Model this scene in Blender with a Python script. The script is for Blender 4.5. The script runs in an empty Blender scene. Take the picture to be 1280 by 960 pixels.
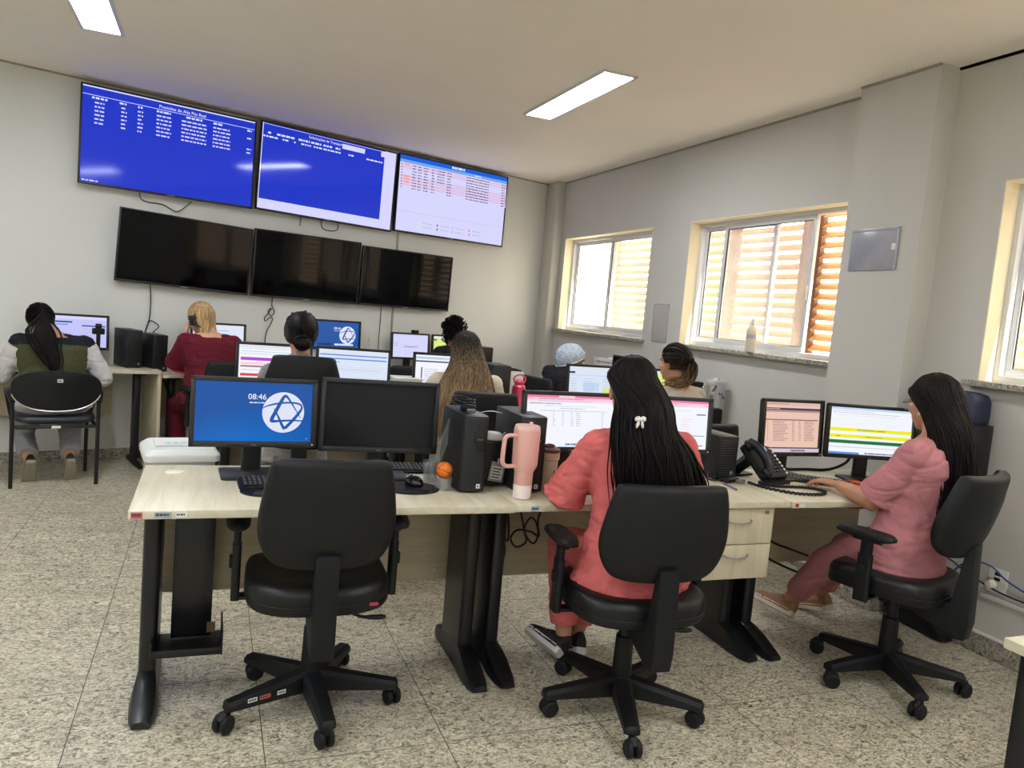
import bpy, bmesh, math, random
from mathutils import Vector, Matrix, noise
SC = bpy.context.scene
COL = SC.collection
PI = math.pi
rnd = random.Random(7)
V3 = Vector

# ---------------------------------------------------------------- helpers
def lin(c):
    return tuple(((x/255)/12.92 if x/255 <= .04045 else ((x/255+.055)/1.055)**2.4) for x in c)

def R(d): return math.radians(d)
def rotz(d): return Matrix.Rotation(R(d), 4, 'Z')
def rotx(d): return Matrix.Rotation(R(d), 4, 'X')
def roty(d): return Matrix.Rotation(R(d), 4, 'Y')
def T(x, y, z): return Matrix.Translation((x, y, z))

MATS = {}
def mat(name, col, rough=.5, metal=0., spec=.5, bump=0., bscale=60., var=0., vscale=8., coat=0., sheen=0., stretch=(1, 1, 1), alpha=1., emit=None, estr=1.):
    if name in MATS: return MATS[name]
    m = bpy.data.materials.new(name); m.use_nodes = True
    nt = m.node_tree; N = nt.nodes; L = nt.links
    p = N['Principled BSDF']
    c = lin(col)
    p.inputs['Base Color'].default_value = (*c, 1)
    p.inputs['Roughness'].default_value = rough
    p.inputs['Metallic'].default_value = metal
    p.inputs['Specular IOR Level'].default_value = spec
    p.inputs['Coat Weight'].default_value = coat
    p.inputs['Sheen Weight'].default_value = sheen
    p.inputs['Alpha'].default_value = alpha
    if emit is not None:
        p.inputs['Emission Color'].default_value = (*lin(emit), 1)
        p.inputs['Emission Strength'].default_value = estr
    if bump or var:
        tc = N.new('ShaderNodeTexCoord'); mp = N.new('ShaderNodeMapping')
        mp.inputs['Scale'].default_value = stretch
        L.new(tc.outputs['Object'], mp.inputs['Vector'])
    if var:
        n = N.new('ShaderNodeTexNoise'); n.inputs['Scale'].default_value = vscale; n.inputs['Detail'].default_value = 4
        L.new(mp.outputs[0], n.inputs['Vector'])
        cr = N.new('ShaderNodeMapRange'); cr.inputs[1].default_value = .3; cr.inputs[2].default_value = .7
        cr.inputs[3].default_value = 1-var; cr.inputs[4].default_value = 1+var
        L.new(n.outputs['Fac'], cr.inputs[0])
        mx = N.new('ShaderNodeVectorMath'); mx.operation = 'SCALE'; mx.inputs[0].default_value = c
        L.new(cr.outputs[0], mx.inputs['Scale']); L.new(mx.outputs[0], p.inputs['Base Color'])
    if bump:
        n2 = N.new('ShaderNodeTexNoise'); n2.inputs['Scale'].default_value = bscale; n2.inputs['Detail'].default_value = 3
        L.new(mp.outputs[0], n2.inputs['Vector'])
        b = N.new('ShaderNodeBump'); b.inputs['Strength'].default_value = bump; b.inputs['Distance'].default_value = .01
        L.new(n2.outputs['Fac'], b.inputs['Height']); L.new(b.outputs[0], p.inputs['Normal'])
    MATS[name] = m
    return m

def emis(name, col, s=1., rough=.25):
    """a lit display pixel colour: gives light, glassy surface"""
    if name in MATS: return MATS[name]
    m = mat(name, (8, 8, 10), rough=rough, spec=.35, emit=col, estr=s)
    return m

class MB:
    """collects primitives, then links them as ONE mesh object"""
    def __init__(s): s.V = []; s.F = []; s.M = []; s.mats = []
    def mi(s, m):
        if m is None: return 0
        if m not in s.mats: s.mats.append(m)
        return s.mats.index(m)
    def add(s, V, F, m=None, M=None):
        k = len(s.V); i = s.mi(m)
        for v in V:
            v = V3(v); s.V.append(M @ v if M is not None else v)
        for f in F: s.F.append([a+k for a in f]); s.M.append(i)
        return s
    def addbm(s, bm, m=None, M=None):
        bm.verts.index_update()
        s.add([v.co.copy() for v in bm.verts], [[v.index for v in f.verts] for f in bm.faces], m, M); bm.free()
        return s
    def box(s, c, sz, m=None, bev=0., M=None, seg=2):
        bm = bmesh.new(); bmesh.ops.create_cube(bm, size=1)
        for v in bm.verts: v.co = V3((v.co.x*sz[0], v.co.y*sz[1], v.co.z*sz[2]))
        if bev: bmesh.ops.bevel(bm, geom=bm.edges[:], offset=min(bev, min(sz)*.49), segments=seg, affect='EDGES', profile=.5)
        mm = T(*c)
        return s.addbm(bm, m, (M @ mm) if M is not None else mm)
    def ell(s, c, r, m=None, M=None, u=20, v=12, rot=None):
        bm = bmesh.new(); bmesh.ops.create_uvsphere(bm, u_segments=u, v_segments=v, radius=1)
        if not hasattr(r, '__len__'): r = (r, r, r)
        mm = T(*c) @ (rot if rot is not None else Matrix()) @ Matrix.Diagonal((*r, 1))
        return s.addbm(bm, m, (M @ mm) if M is not None else mm)
    def loft(s, rings, m=None, M=None, caps=True, closed=True):
        n = len(rings[0]); V = [p for r in rings for p in r]; F = []
        for i in range(len(rings)-1):
            for j in range(n if closed else n-1):
                a = i*n+j; b = i*n+(j+1) % n
                F.append([a, b, b+n, a+n])
        if caps and closed:
            F.append(list(range(n))[::-1]); F.append([(len(rings)-1)*n+j for j in range(n)])
        return s.add(V, F, m, M)
    def tube(s, pts, r, m=None, seg=8, M=None, caps=True, flat=1., up=None):
        pts = [V3(p) for p in pts]; n = len(pts); rings = []
        t0 = (pts[1]-pts[0]).normalized()
        ref = V3(up) if up is not None else (V3((0, 0, 1)) if abs(t0.z) < .9 else V3((1, 0, 0)))
        a = t0.cross(ref).normalized()
        for i, p in enumerate(pts):
            t = (pts[min(i+1, n-1)]-pts[max(i-1, 0)]).normalized()
            a = (a - t*a.dot(t)).normalized(); b = t.cross(a)
            rr = r[i] if hasattr(r, '__len__') else r
            rings.append([p + a*math.cos(2*PI*k/seg)*rr + b*math.sin(2*PI*k/seg)*rr*flat for k in range(seg)])
        return s.loft(rings, m, M, caps)
    def cyl(s, p0, p1, r0, r1=None, m=None, seg=20, M=None):
        return s.tube([p0, p1], [r0, r0 if r1 is None else r1], m, seg, M)
    def lathe(s, prof, m=None, M=None, seg=28, caps=True):
        return s.loft([[V3((r*math.cos(2*PI*k/seg), r*math.sin(2*PI*k/seg), z)) for k in range(seg)] for r, z in prof], m, M, caps)
    def prism(s, out, th, m=None, M=None, bev=0., seg=2):
        """outline in XY, thickness along +Z"""
        bm = bmesh.new()
        lo = [bm.verts.new((x, y, 0)) for x, y in out]; hi = [bm.verts.new((x, y, th)) for x, y in out]
        n = len(out); A = bm.faces.new(lo[::-1]); B = bm.faces.new(hi)
        for i in range(n): bm.faces.new((lo[i], lo[(i+1) % n], hi[(i+1) % n], hi[i]))
        if bev:
            es = list(set(A.edges[:]+B.edges[:]))
            bmesh.ops.bevel(bm, geom=es, offset=bev, segments=seg, affect='EDGES', profile=.5)
        return s.addbm(bm, m, M)
    def quad(s, x0, y0, x1, y1, z, m, M=None):
        return s.add([(x0, y0, z), (x1, y0, z), (x1, y1, z), (x0, y1, z)], [[0, 1, 2, 3]], m, M)
    def text(s, body, size, x, y, z, m, M=None, ax='LEFT', th=0.):
        V, F = text_mesh(body, ax)
        mm = T(x, y, z) @ Matrix.Diagonal((size, size, 1, 1))
        return s.add(V, F, m, (M @ mm) if M is not None else mm)
    def runs(s, x, y, z, w, h, m, M=None, seed=1):
        """a short run of print too small to read"""
        r = random.Random(seed); a = x
        while a < x+w*.95:
            l = min(r.uniform(.12, .3)*w, x+w-a); s.quad(a, y-h/2, a+l, y+h/2, z, m, M); a += l+.05*w
        return s
    def build(s, name, m=None, parent=None, smooth=True, ang=35, loc=None):
        me = bpy.data.meshes.new(name)
        me.from_pydata([tuple(v) for v in s.V], [], s.F)
        ms = s.mats if s.mats else [m]
        if m is not None and s.mats and m not in s.mats: pass
        for x in ms: me.materials.append(x)
        if s.mats: me.polygons.foreach_set('material_index', s.M)
        me.update()
        if smooth:
            me.polygons.foreach_set('use_smooth', [True]*len(me.polygons)); me.set_sharp_from_angle(angle=R(ang))
        o = bpy.data.objects.new(name, me); COL.objects.link(o)
        if parent is not None: o.parent = parent
        if loc is not None: o.location = loc
        return o

_TX = {}
def text_mesh(body, ax='LEFT'):
    k = (body, ax)
    if k in _TX: return _TX[k]
    cu = bpy.data.curves.new('t', 'FONT'); cu.body = body; cu.align_x = ax; cu.resolution_u = 3
    o = bpy.data.objects.new('t', cu); COL.objects.link(o)
    dg = bpy.context.evaluated_depsgraph_get(); dg.update()
    me = bpy.data.meshes.new_from_object(o.evaluated_get(dg))
    r = ([v.co.copy() for v in me.vertices], [list(p.vertices) for p in me.polygons])
    bpy.data.objects.remove(o); bpy.data.meshes.remove(me); bpy.data.curves.remove(cu)
    _TX[k] = r
    return r

def rrect(w, h, r, n=6, cx=0, cy=0):
    out = []
    for (sx, sy, a0) in ((1, 1, 0), (-1, 1, 90), (-1, -1, 180), (1, -1, 270)):
        for i in range(n+1):
            a = R(a0+90*i/n); out.append((cx+sx*(w/2-r)+r*math.cos(a), cy+sy*(h/2-r)+r*math.sin(a)))
    return out

def catmull(P, n=6):
    P = [V3(p) for p in P]; out = []
    for i in range(len(P)-1):
        p0 = P[max(i-1, 0)]; p1 = P[i]; p2 = P[i+1]; p3 = P[min(i+2, len(P)-1)]
        for k in range(n):
            t = k/n
            out.append(.5*((2*p1)+(p2-p0)*t+(2*p0-5*p1+4*p2-p3)*t*t+(3*p1-p0-3*p2+p3)*t**3))
    out.append(P[-1]); return out

def interp(tab, x):
    """piecewise smooth interpolation of rows (x, a, b, ...)"""
    if x <= tab[0][0]: return tab[0][1:]
    for a, b in zip(tab, tab[1:]):
        if x <= b[0]:
            t = (x-a[0])/(b[0]-a[0]); t = t*t*(3-2*t)*.5+t*.5
            return tuple(p+(q-p)*t for p, q in zip(a[1:], b[1:]))
    return tab[-1][1:]

def tag(o, label=None, cat=None, group=None, kind=None):
    if label: o['label'] = label
    if cat: o['category'] = cat
    if group: o['group'] = group
    if kind: o['kind'] = kind
    return o

def thing(name, label, cat, loc=(0, 0, 0), rz=0, group=None):
    o = bpy.data.objects.new(name, None); COL.objects.link(o); o.empty_display_size = .1
    o.location = loc; o.rotation_euler = (0, 0, R(rz))
    return tag(o, label, cat, group)

def copy_tree(o, parent=None):
    c = o.copy(); COL.objects.link(c)
    if parent is not None: c.parent = parent
    for ch in list(o.children): copy_tree(ch, c)
    return c

def dup(o, loc, rz, label=None, group=None):
    c = copy_tree(o); c.location = loc; c.rotation_euler = (0, 0, R(rz))
    if label: c['label'] = label
    if group: c['group'] = group
    return c

def struct(mb, name, m, parent=None, **k):
    o = mb.build(name, m, parent, **k); o['kind'] = 'structure'; return o

def remesh(mb, name, m, voxel, parent=None, smooth=3, fn=None, colmats=None):
    """fuse overlapping solids of mb into one continuous surface"""
    me = bpy.data.meshes.new('tmp'); me.from_pydata([tuple(v) for v in mb.V], [], mb.F); me.update()
    o = bpy.data.objects.new('tmp', me); COL.objects.link(o)
    md = o.modifiers.new('r', 'REMESH'); md.mode = 'VOXEL'; md.voxel_size = voxel
    if smooth:
        ms = o.modifiers.new('s', 'SMOOTH'); ms.factor = .5; ms.iterations = smooth
    dg = bpy.context.evaluated_depsgraph_get(); dg.update()
    nm = bpy.data.meshes.new_from_object(o.evaluated_get(dg))
    bpy.data.objects.remove(o); bpy.data.meshes.remove(me)
    if fn:
        ns = [v.normal.copy() for v in nm.vertices]
        for v, nn in zip(nm.vertices, ns): v.co = fn(v.co.copy(), nn)
        nm.update()
    nm.materials.clear()
    if colmats:                       # list of materials + chooser(center)->index
        for x in colmats[0]: nm.materials.append(x)
        nm.polygons.foreach_set('material_index', [colmats[1](p.center) for p in nm.polygons])
    else: nm.materials.append(m)
    nm.polygons.foreach_set('use_smooth', [True]*len(nm.polygons))
    nm.name = name
    ob = bpy.data.objects.new(name, nm); COL.objects.link(ob)
    if parent is not None: ob.parent = parent
    return ob
# ---------------------------------------------------------------- camera
H = 1.5
YAW, PIT, ROL, FPX = .378507, .0936327, .0866916, 960.5
def cam_axes():
    cy, sy = math.cos(YAW), math.sin(YAW)
    f = V3((sy*math.cos(PIT), cy*math.cos(PIT), -math.sin(PIT)))
    r = V3((cy, -sy, 0)); u = r.cross(f); c, s = math.cos(ROL), math.sin(ROL)
    return c*r+s*u, -s*r+c*u, f
cr_, cu_, cf_ = cam_axes()
cd = bpy.data.cameras.new('camera'); cam = bpy.data.objects.new('camera', cd); COL.objects.link(cam)
cam.matrix_world = Matrix(((cr_.x, cu_.x, -cf_.x, 0), (cr_.y, cu_.y, -cf_.y, 0), (cr_.z, cu_.z, -cf_.z, H), (0, 0, 0, 1)))
cd.sensor_width = 36; cd.lens = FPX/1280*36; cd.clip_start = .05
SC.camera = cam

# ---------------------------------------------------------------- setting materials
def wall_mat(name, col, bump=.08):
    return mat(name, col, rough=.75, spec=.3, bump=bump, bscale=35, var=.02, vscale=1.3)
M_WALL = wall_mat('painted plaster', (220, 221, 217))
M_WALL_SHADE = wall_mat('backlit shade plaster', (200, 197, 189))  # same plaster made greyer: the backlit shade of the window side is in the colour
M_CEIL = wall_mat('ceiling plaster', (247, 240, 230), .03)

def granite(name, light, mid, dark, tile=True):
    m = bpy.data.materials.new(name); m.use_nodes = True
    nt = m.node_tree; N = nt.nodes; L = nt.links; p = N['Principled BSDF']
    tc = N.new('ShaderNodeTexCoord')
    mp = N.new('ShaderNodeMapping'); mp.inputs['Rotation'].default_value = (0, 0, R(28)); mp.inputs['Scale'].default_value = (1, 1.5, 1.3)
    L.new(tc.outputs['Object'], mp.inputs['Vector'])
    def nz(scale, det=5, rough=.6, dist=0.):
        n = N.new('ShaderNodeTexNoise'); n.inputs['Scale'].default_value = scale; n.inputs['Detail'].default_value = det
        n.inputs['Roughness'].default_value = rough; n.inputs['Distortion'].default_value = dist
        L.new(mp.outputs[0], n.inputs['Vector']); return n
    a = nz(34, 6, .72, 1.6); b = nz(60, 5, .66, 2.0); c = nz(3.2, 3, .5)
    r1 = N.new('ShaderNodeValToRGB'); L.new(a.outputs['Fac'], r1.inputs[0])
    e = r1.color_ramp.elements
    e[0].position = .38; e[0].color = (*lin(dark), 1); e[1].position = .62; e[1].color = (*lin(light), 1)
    q = r1.color_ramp.elements.new(.46); q.color = (*lin(mid), 1)
    q = r1.color_ramp.elements.new(.54); q.color = (*lin(tuple((x*2+y)/3 for x, y in zip(light, mid))), 1)
    r2 = N.new('ShaderNodeValToRGB'); L.new(b.outputs['Fac'], r2.inputs[0])
    e = r2.color_ramp.elements; e[0].position = .36; e[0].color = (.10, .09, .085, 1); e[1].position = .46; e[1].color = (1, 1, 1, 1)
    mx = N.new('ShaderNodeMixRGB'); mx.blend_type = 'MULTIPLY'; mx.inputs[0].default_value = .8
    L.new(r1.outputs[0], mx.inputs[1]); L.new(r2.outputs[0], mx.inputs[2])
    r3 = N.new('ShaderNodeMapRange'); r3.inputs[1].default_value = .3; r3.inputs[2].default_value = .7; r3.inputs[3].default_value = .85; r3.inputs[4].default_value = 1.1
    L.new(c.outputs['Fac'], r3.inputs[0])
    vm = N.new('ShaderNodeVectorMath'); vm.operation = 'SCALE'; L.new(mx.outputs[0], vm.inputs[0]); L.new(r3.outputs[0], vm.inputs['Scale'])
    out = vm.outputs[0]
    if tile:
        sx = N.new('ShaderNodeSeparateXYZ'); L.new(tc.outputs['Object'], sx.inputs[0])
        fs = []
        for ax, off in (('X', .225), ('Y', 2.402)):
            s1 = N.new('ShaderNodeMath'); s1.operation = 'SUBTRACT'; L.new(sx.outputs[ax], s1.inputs[0]); s1.inputs[1].default_value = off-597*.597
            s2 = N.new('ShaderNodeMath'); s2.operation = 'MODULO'; L.new(s1.outputs[0], s2.inputs[0]); s2.inputs[1].default_value = .597
            s3 = N.new('ShaderNodeMath'); s3.operation = 'LESS_THAN'; L.new(s2.outputs[0], s3.inputs[0]); s3.inputs[1].default_value = .0035
            fs.append(s3)
        mxx = N.new('ShaderNodeMath'); mxx.operation = 'MAXIMUM'; L.new(fs[0].outputs[0], mxx.inputs[0]); L.new(fs[1].outputs[0], mxx.inputs[1])
        mj = N.new('ShaderNodeMixRGB'); L.new(mxx.outputs[0], mj.inputs[0]); L.new(out, mj.inputs[1]); mj.inputs[2].default_value = (*lin((74, 70, 64)), 1)
        out = mj.outputs[0]
    L.new(out, p.inputs['Base Color']); p.inputs['Roughness'].default_value = .3; p.inputs['Specular IOR Level'].default_value = .4
    return m
M_FLOOR = granite('granite floor tiles', (228, 219, 194), (176, 167, 145), (88, 83, 74))
M_GRAN = granite('granite trim', (205, 198, 182), (150, 144, 132), (84, 80, 74), False)

# ---------------------------------------------------------------- room shell
XR, ZC = 3.67, 3.0
XL, YF = -3.6, -2.6
WA = R(17.1)
WD = V3((math.cos(WA), math.sin(WA), 0)); WN = V3((math.sin(WA), -math.cos(WA), 0))   # along the back wall, into the room
WOFF = 6.948
def wp(x, d=0., z=0.):
    """point in front of the back wall: room x, distance d from wall, height z"""
    y = (WOFF-d+.29404*x)/.95579
    return V3((x, y, z))
def ws(s, d=0., z=0.):
    """same, measured along the wall from the point x=0"""
    return V3((0, WOFF/.95579, 0)) + WD*s + WN*d + V3((0, 0, z))

mb = MB(); mb.box((0, 2.9, -.05), (7.8, 12, .1)); struct(mb, 'floor', M_FLOOR)
mb = MB(); mb.box((0, 2.9, ZC+.05), (7.8, 12, .1)); struct(mb, 'ceiling', M_CEIL)
BW = T(0, WOFF/.95579, 0) @ Matrix.Rotation(WA, 4, 'Z')
mb = MB(); mb.box((0, .1, 1.5), (9.2, .2, 3.0), M=BW); struct(mb, 'wall_back', M_WALL)
mb = MB(); mb.box((XL-.1, 2, 1.5), (.2, 9.4, 3.0)); struct(mb, 'wall_left', M_WALL)
mb = MB(); mb.box((0, YF-.1, 1.5), (7.6, .2, 3.0)); struct(mb, 'wall_front', M_WALL)
# right wall with three window openings
SILL, HEAD, WT = 1.355, 2.366, .2
WINS = [(6.122, 7.98), (3.69, 5.525), (.98, 2.791)]
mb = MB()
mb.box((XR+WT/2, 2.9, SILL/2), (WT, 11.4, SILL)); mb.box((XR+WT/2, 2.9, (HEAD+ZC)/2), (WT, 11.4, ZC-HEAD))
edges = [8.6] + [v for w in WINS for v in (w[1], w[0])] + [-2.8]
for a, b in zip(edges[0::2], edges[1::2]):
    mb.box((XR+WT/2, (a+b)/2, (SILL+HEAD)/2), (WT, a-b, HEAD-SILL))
struct(mb, 'wall_right', M_WALL_SHADE)
# pillar and corner duct
mb = MB(); mb.box((XR-.07, 3.407, 1.5), (.14, .54, 3.0)); struct(mb, 'pillar', M_WALL_SHADE)
mb = MB(); mb.box((XR-.05, 8.28, 1.5), (.12, .4, 3.0), bev=.02); struct(mb, 'trim_corner_duct', M_WALL_SHADE)
# thin coloured strips standing in for the shadow line where ceiling meets walls
M_SHADOW = mat('painted shadow line', (160, 150, 138), .8)
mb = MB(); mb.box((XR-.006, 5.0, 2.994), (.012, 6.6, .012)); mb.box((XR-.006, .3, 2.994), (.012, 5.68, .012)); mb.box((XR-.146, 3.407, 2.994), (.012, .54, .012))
struct(mb, 'shadow_line_right', M_SHADOW)
mb = MB(); mb.box((0, -.006, 2.994), (8.6, .012, .012), M=BW); struct(mb, 'shadow_line_back', M_SHADOW)
# skirting
mb = MB(); mb.box((XR-.012, .3, .05), (.024, 5.67, .1), bev=.003); mb.box((XR-.012, 5.9, .05), (.024, 4.4, .1), bev=.003)
mb.box((XR-.152, 3.407, .05), (.024, .58, .1), bev=.003); mb.box((XR-.07, 3.127, .05), (.14, .022, .1)); mb.box((XR-.07, 3.687, .05), (.14, .022, .1))
struct(mb, 'baseboard_right', M_GRAN)
M_WHT = mat('white trim', (226, 224, 216), .5)
mb = MB(); mb.box((XR-.01, .3, .104), (.034, 5.67, .008)); mb.box((XR-.152, 3.407, .104), (.034, .6, .008)); mb.box((XR-.012, 5.9, .104), (.034, 4.4, .008))
struct(mb, 'trim_baseboard_right', M_WHT)
mb = MB(); mb.box((0, -.008, .045), (8.6, .016, .09), M=BW); struct(mb, 'baseboard_back', M_GRAN)
mb = MB(); mb.box((0, -.01, .094), (8.6, .022, .008), M=BW); struct(mb, 'trim_baseboard_back', M_WHT)

# ---------------------------------------------------------------- windows
M_ALU = mat('white aluminium', (214, 216, 218), .35, .0, .5)
M_REV = mat('cream painted reveal', (236, 226, 196), .6)
M_DARK = mat('black rubber seal', (30, 30, 32), .6)
def glass_mat():
    m = bpy.data.materials.new('window glass'); m.use_nodes = True
    nt = m.node_tree; N = nt.nodes; L = nt.links; N.remove(N['Principled BSDF'])
    t = N.new('ShaderNodeBsdfTransparent'); t.inputs[0].default_value = (.95, .96, .95, 1)
    g = N.new('ShaderNodeBsdfGlossy'); g.inputs['Roughness'].default_value = .02
    d = N.new('ShaderNodeBsdfTranslucent'); d.inputs[0].default_value = (.9, .9, .9, 1)
    a = N.new('ShaderNodeMixShader'); a.inputs[0].default_value = .07
    b = N.new('ShaderNodeMixShader'); b.inputs[0].default_value = .14
    L.new(t.outputs[0], b.inputs[1]); L.new(d.outputs[0], b.inputs[2]); L.new(b.outputs[0], a.inputs[1]); L.new(g.outputs[0], a.inputs[2])
    L.new(a.outputs[0], N['Material Output'].inputs[0]); return m
M_GLASS = glass_mat()
M_WOOD_SH = mat('sunlit shutter wood', (206, 160, 104), .6, var=.1, vscale=6, stretch=(6, .6, 6))
M_WOOD_SH2 = mat('pale shutter wood', (196, 172, 132), .6, var=.06, vscale=6, stretch=(6, .6, 6))
M_POST = mat('brown shutter post', (112, 74, 48), .6, var=.1, vscale=10, stretch=(5, 5, .6))
def frame_bars(mb, x, y0, y1, z0, z1, w, d, m=None):
    """rectangular frame in the wall plane, bars w wide, d deep"""
    mb.box((x, (y0+y1)/2, z0+w/2), (d, y1-y0, w), m, .003); mb.box((x, (y0+y1)/2, z1-w/2), (d, y1-y0, w), m, .003)
    mb.box((x, y0+w/2, (z0+z1)/2), (d, w, z1-z0-2*w), m, .003); mb.box((x, y1-w/2, (z0+z1)/2), (d, w, z1-z0-2*w), m, .003)
def window(n, y0, y1, sashes):
    f = MB(); xf = XR+.135
    frame_bars(f, xf, y0, y1, SILL, HEAD, .035, .07)
    fr = struct(f, 'window_%d' % n, M_ALU)
    rv = MB(); t = .006
    rv.box((XR+.05, y1-t/2, (SILL+HEAD)/2), (.1, t, HEAD-SILL)); rv.box((XR+.05, y0+t/2, (SILL+HEAD)/2), (.1, t, HEAD-SILL))
    rv.box((XR+.05, (y0+y1)/2, HEAD-t/2), (.1, y1-y0, t))
    rv.build('reveal', M_REV, fr)
    s = MB(); s.box((XR+.035, (y0+y1)/2, SILL-.013), (.19, y1-y0+.09, .03), None, .004); s.build('window_sill', M_GRAN, fr)
    for k, (a, b, dx) in enumerate(sashes):
        q = MB(); frame_bars(q, xf+dx, a, b, SILL+.035, HEAD-.03, .038, .028)
        so = q.build('sash', M_ALU, fr)
        g = MB(); g.box((xf+dx, (a+b)/2, (SILL+HEAD)/2), (.005, b-a-.07, HEAD-SILL-.13)); g.build('glass_pane', M_GLASS, so)
        e = MB(); frame_bars(e, xf+dx-.004, a+.036, b-.036, SILL+.071, HEAD-.066, .006, .012, M_DARK); e.build('rubber_seal', M_DARK, so)
    return fr
window(1, *WINS[0], [(7.05, 7.95, .02), (6.15, 7.09, -.015)])
w2 = window(2, *WINS[1], [(4.62, 5.5, .02), (4.19, 5.2, -.015)])
window(3, *WINS[2], [(1.9, 2.76, .02), (1.01, 1.94, -.015)])
h = MB(); h.box((XR+.098, 4.206, 1.80), (.014, .016, .1), None, .004); h.build('sash_handle', M_ALU, w2)

def shutter(label, y0, y1, z0, z1, x, m, slat=.0735, tilt=44, posts=(), group=None):
    t = thing('louvre_shutter', label, 'shutter', (x, (y0+y1)/2, z0), 0, group)
    f = MB(); w = .05; L_ = y1-y0; hh = z1-z0
    for yy in (-L_/2+w/2, L_/2-w/2): f.box((0, yy, hh/2), (.045, w, hh), None, .003)
    for zz in (w/2, hh-w/2): f.box((0, 0, zz), (.045, L_-2*w, w), None, .003)
    f.build('shutter_frame', M_POST if len(posts) else m, t)
    n = int((hh-2*w)/slat)
    for i in range(n):
        b = MB(); b.box((0, 0, 0), (.074, L_-2*w, .009), None, .003, M=T(0, 0, w+slat*(i+.5)) @ roty(-tilt)); b.build('slat', m, t)
    for py in posts:
        b = MB(); b.box((-.035, py-(y0+y1)/2, hh/2), (.04, .055, hh), None, .003); b.build('post', M_POST, t)
    return t
XS = XR+.42
shutter('brown slatted shutter outside the middle window by the pillar', 2.75, 4.50, 1.2, 2.62, XS, M_WOOD_SH, posts=(4.545,))
shutter('tan slatted shutter outside the far panes of the middle window', 4.6, 5.46, 1.2, 2.62, XS, M_WOOD_SH, posts=(5.44,))
shutter('tan slatted shutter outside the far end of the middle window', 5.47, 6.2, 1.2, 2.62, XS, M_WOOD_SH)
shutter('pale slatted shutter outside the window nearest the corner', 6.22, 7.52, 1.2, 2.62, XS+.0, M_WOOD_SH2, posts=())
shutter('slatted shutter outside the window at the right edge', .4, 2.7, 1.2, 2.62, XS, M_WOOD_SH)

# ---------------------------------------------------------------- lights
M_LAMP = mat('lit diffuser', (255, 255, 255), .5, emit=(240, 247, 255), estr=41)
def ceiling_light(x, y, label):
    t = thing('ceiling_light', label, 'ceiling light', (x, y, ZC), 0, 'recessed ceiling lights')
    f = MB(); w, l = .22, 1.28
    f.box((-w/2, 0, -.006), (.02, l+.02, .014), None, .002); f.box((w/2, 0, -.006), (.02, l+.02, .014), None, .002)
    f.box((0, l/2, -.006), (w-.02, .02, .014), None, .002); f.box((0, -l/2, -.006), (w-.02, .02, .014), None, .002)
    f.build('frame', M_ALU, t)
    d = MB(); d.box((0, 0, -.003), (w-.018, l-.018, .006)); d.build('diffuser', M_LAMP, t)
ceiling_light(2.25, 4.96, 'long recessed ceiling light over the middle of the room')
ceiling_light(-.70, 4.90, 'recessed ceiling light at the top left edge above the desks')
for x, y in ((2.25, .7), (2.25, -1.6), (-.7, 1.6), (-.7, -1.4), (-2.6, 3.0), (-2.6, -.6)):  # unseen lights added for brightness, the right pair for the right floor and wall
    ceiling_light(x, y, 'ceiling light added out of view to light the room')
# ---------------------------------------------------------------- furniture materials
def wood_mat(name, col, axis='Y', dark=.86):
    m = bpy.data.materials.new(name); m.use_nodes = True
    nt = m.node_tree; N = nt.nodes; L = nt.links; p = N['Principled BSDF']
    tc = N.new('ShaderNodeTexCoord'); mp = N.new('ShaderNodeMapping')
    mp.inputs['Scale'].default_value = {'Y': (9, .8, 9), 'Z': (9, 9, .8), 'X': (.8, 9, 9)}[axis]
    L.new(tc.outputs['Object'], mp.inputs[0])
    n = N.new('ShaderNodeTexNoise'); n.inputs['Scale'].default_value = 3.2; n.inputs['Detail'].default_value = 6; n.inputs['Distortion'].default_value = .8
    L.new(mp.outputs[0], n.inputs['Vector'])
    r = N.new('ShaderNodeValToRGB'); c = lin(col)
    r.color_ramp.elements[0].position = .35; r.color_ramp.elements[0].color = (c[0]*dark, c[1]*dark*.985, c[2]*dark*.93, 1)
    r.color_ramp.elements[1].position = .62; r.color_ramp.elements[1].color = (*c, 1)
    L.new(n.outputs['Fac'], r.inputs[0]); L.new(r.outputs[0], p.inputs['Base Color'])
    p.inputs['Roughness'].default_value = .42; p.inputs['Specular IOR Level'].default_value = .4
    return m
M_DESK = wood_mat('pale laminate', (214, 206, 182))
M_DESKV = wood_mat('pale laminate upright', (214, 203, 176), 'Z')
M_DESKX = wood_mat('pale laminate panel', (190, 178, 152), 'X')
M_BLK = mat('black steel', (14, 15, 17), .35, .0, .5)
M_PLA = mat('black plastic', (14, 15, 17), .5, spec=.35, bump=.05, bscale=300)
M_PLA2 = mat('charcoal plastic', (18, 19, 21), .55, spec=.3, bump=.06, bscale=300)
M_VIN = mat('black vinyl', (13, 14, 16), .42, spec=.4, bump=.1, bscale=180)
M_CHROME = mat('brushed steel', (190, 190, 188), .3, 1.)
M_STK = mat('white sticker', (222, 222, 218), .5)
M_STR = mat('red sticker', (196, 92, 84), .5)
M_STB = mat('blue grey sticker', (150, 160, 180), .5)
M_INK = mat('dark print', (60, 62, 72), .6)
DZ, DT = .77, .028          # desk height and top thickness

def pillow(mb, out, prof, m, M, bend=None, cen=(0, 0)):
    """closed cushion: outline scaled about its centre through (scale, z) profile rows"""
    rings = []
    for s, z in prof:
        ring = []
        for x, y in out:
            q = V3((cen[0]+(x-cen[0])*s, cen[1]+(y-cen[1])*s, z))
            if bend: q.z += bend(q.x, q.y)
            ring.append(q)
        rings.append(ring)
    return mb.loft(rings, m, M)

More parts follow.
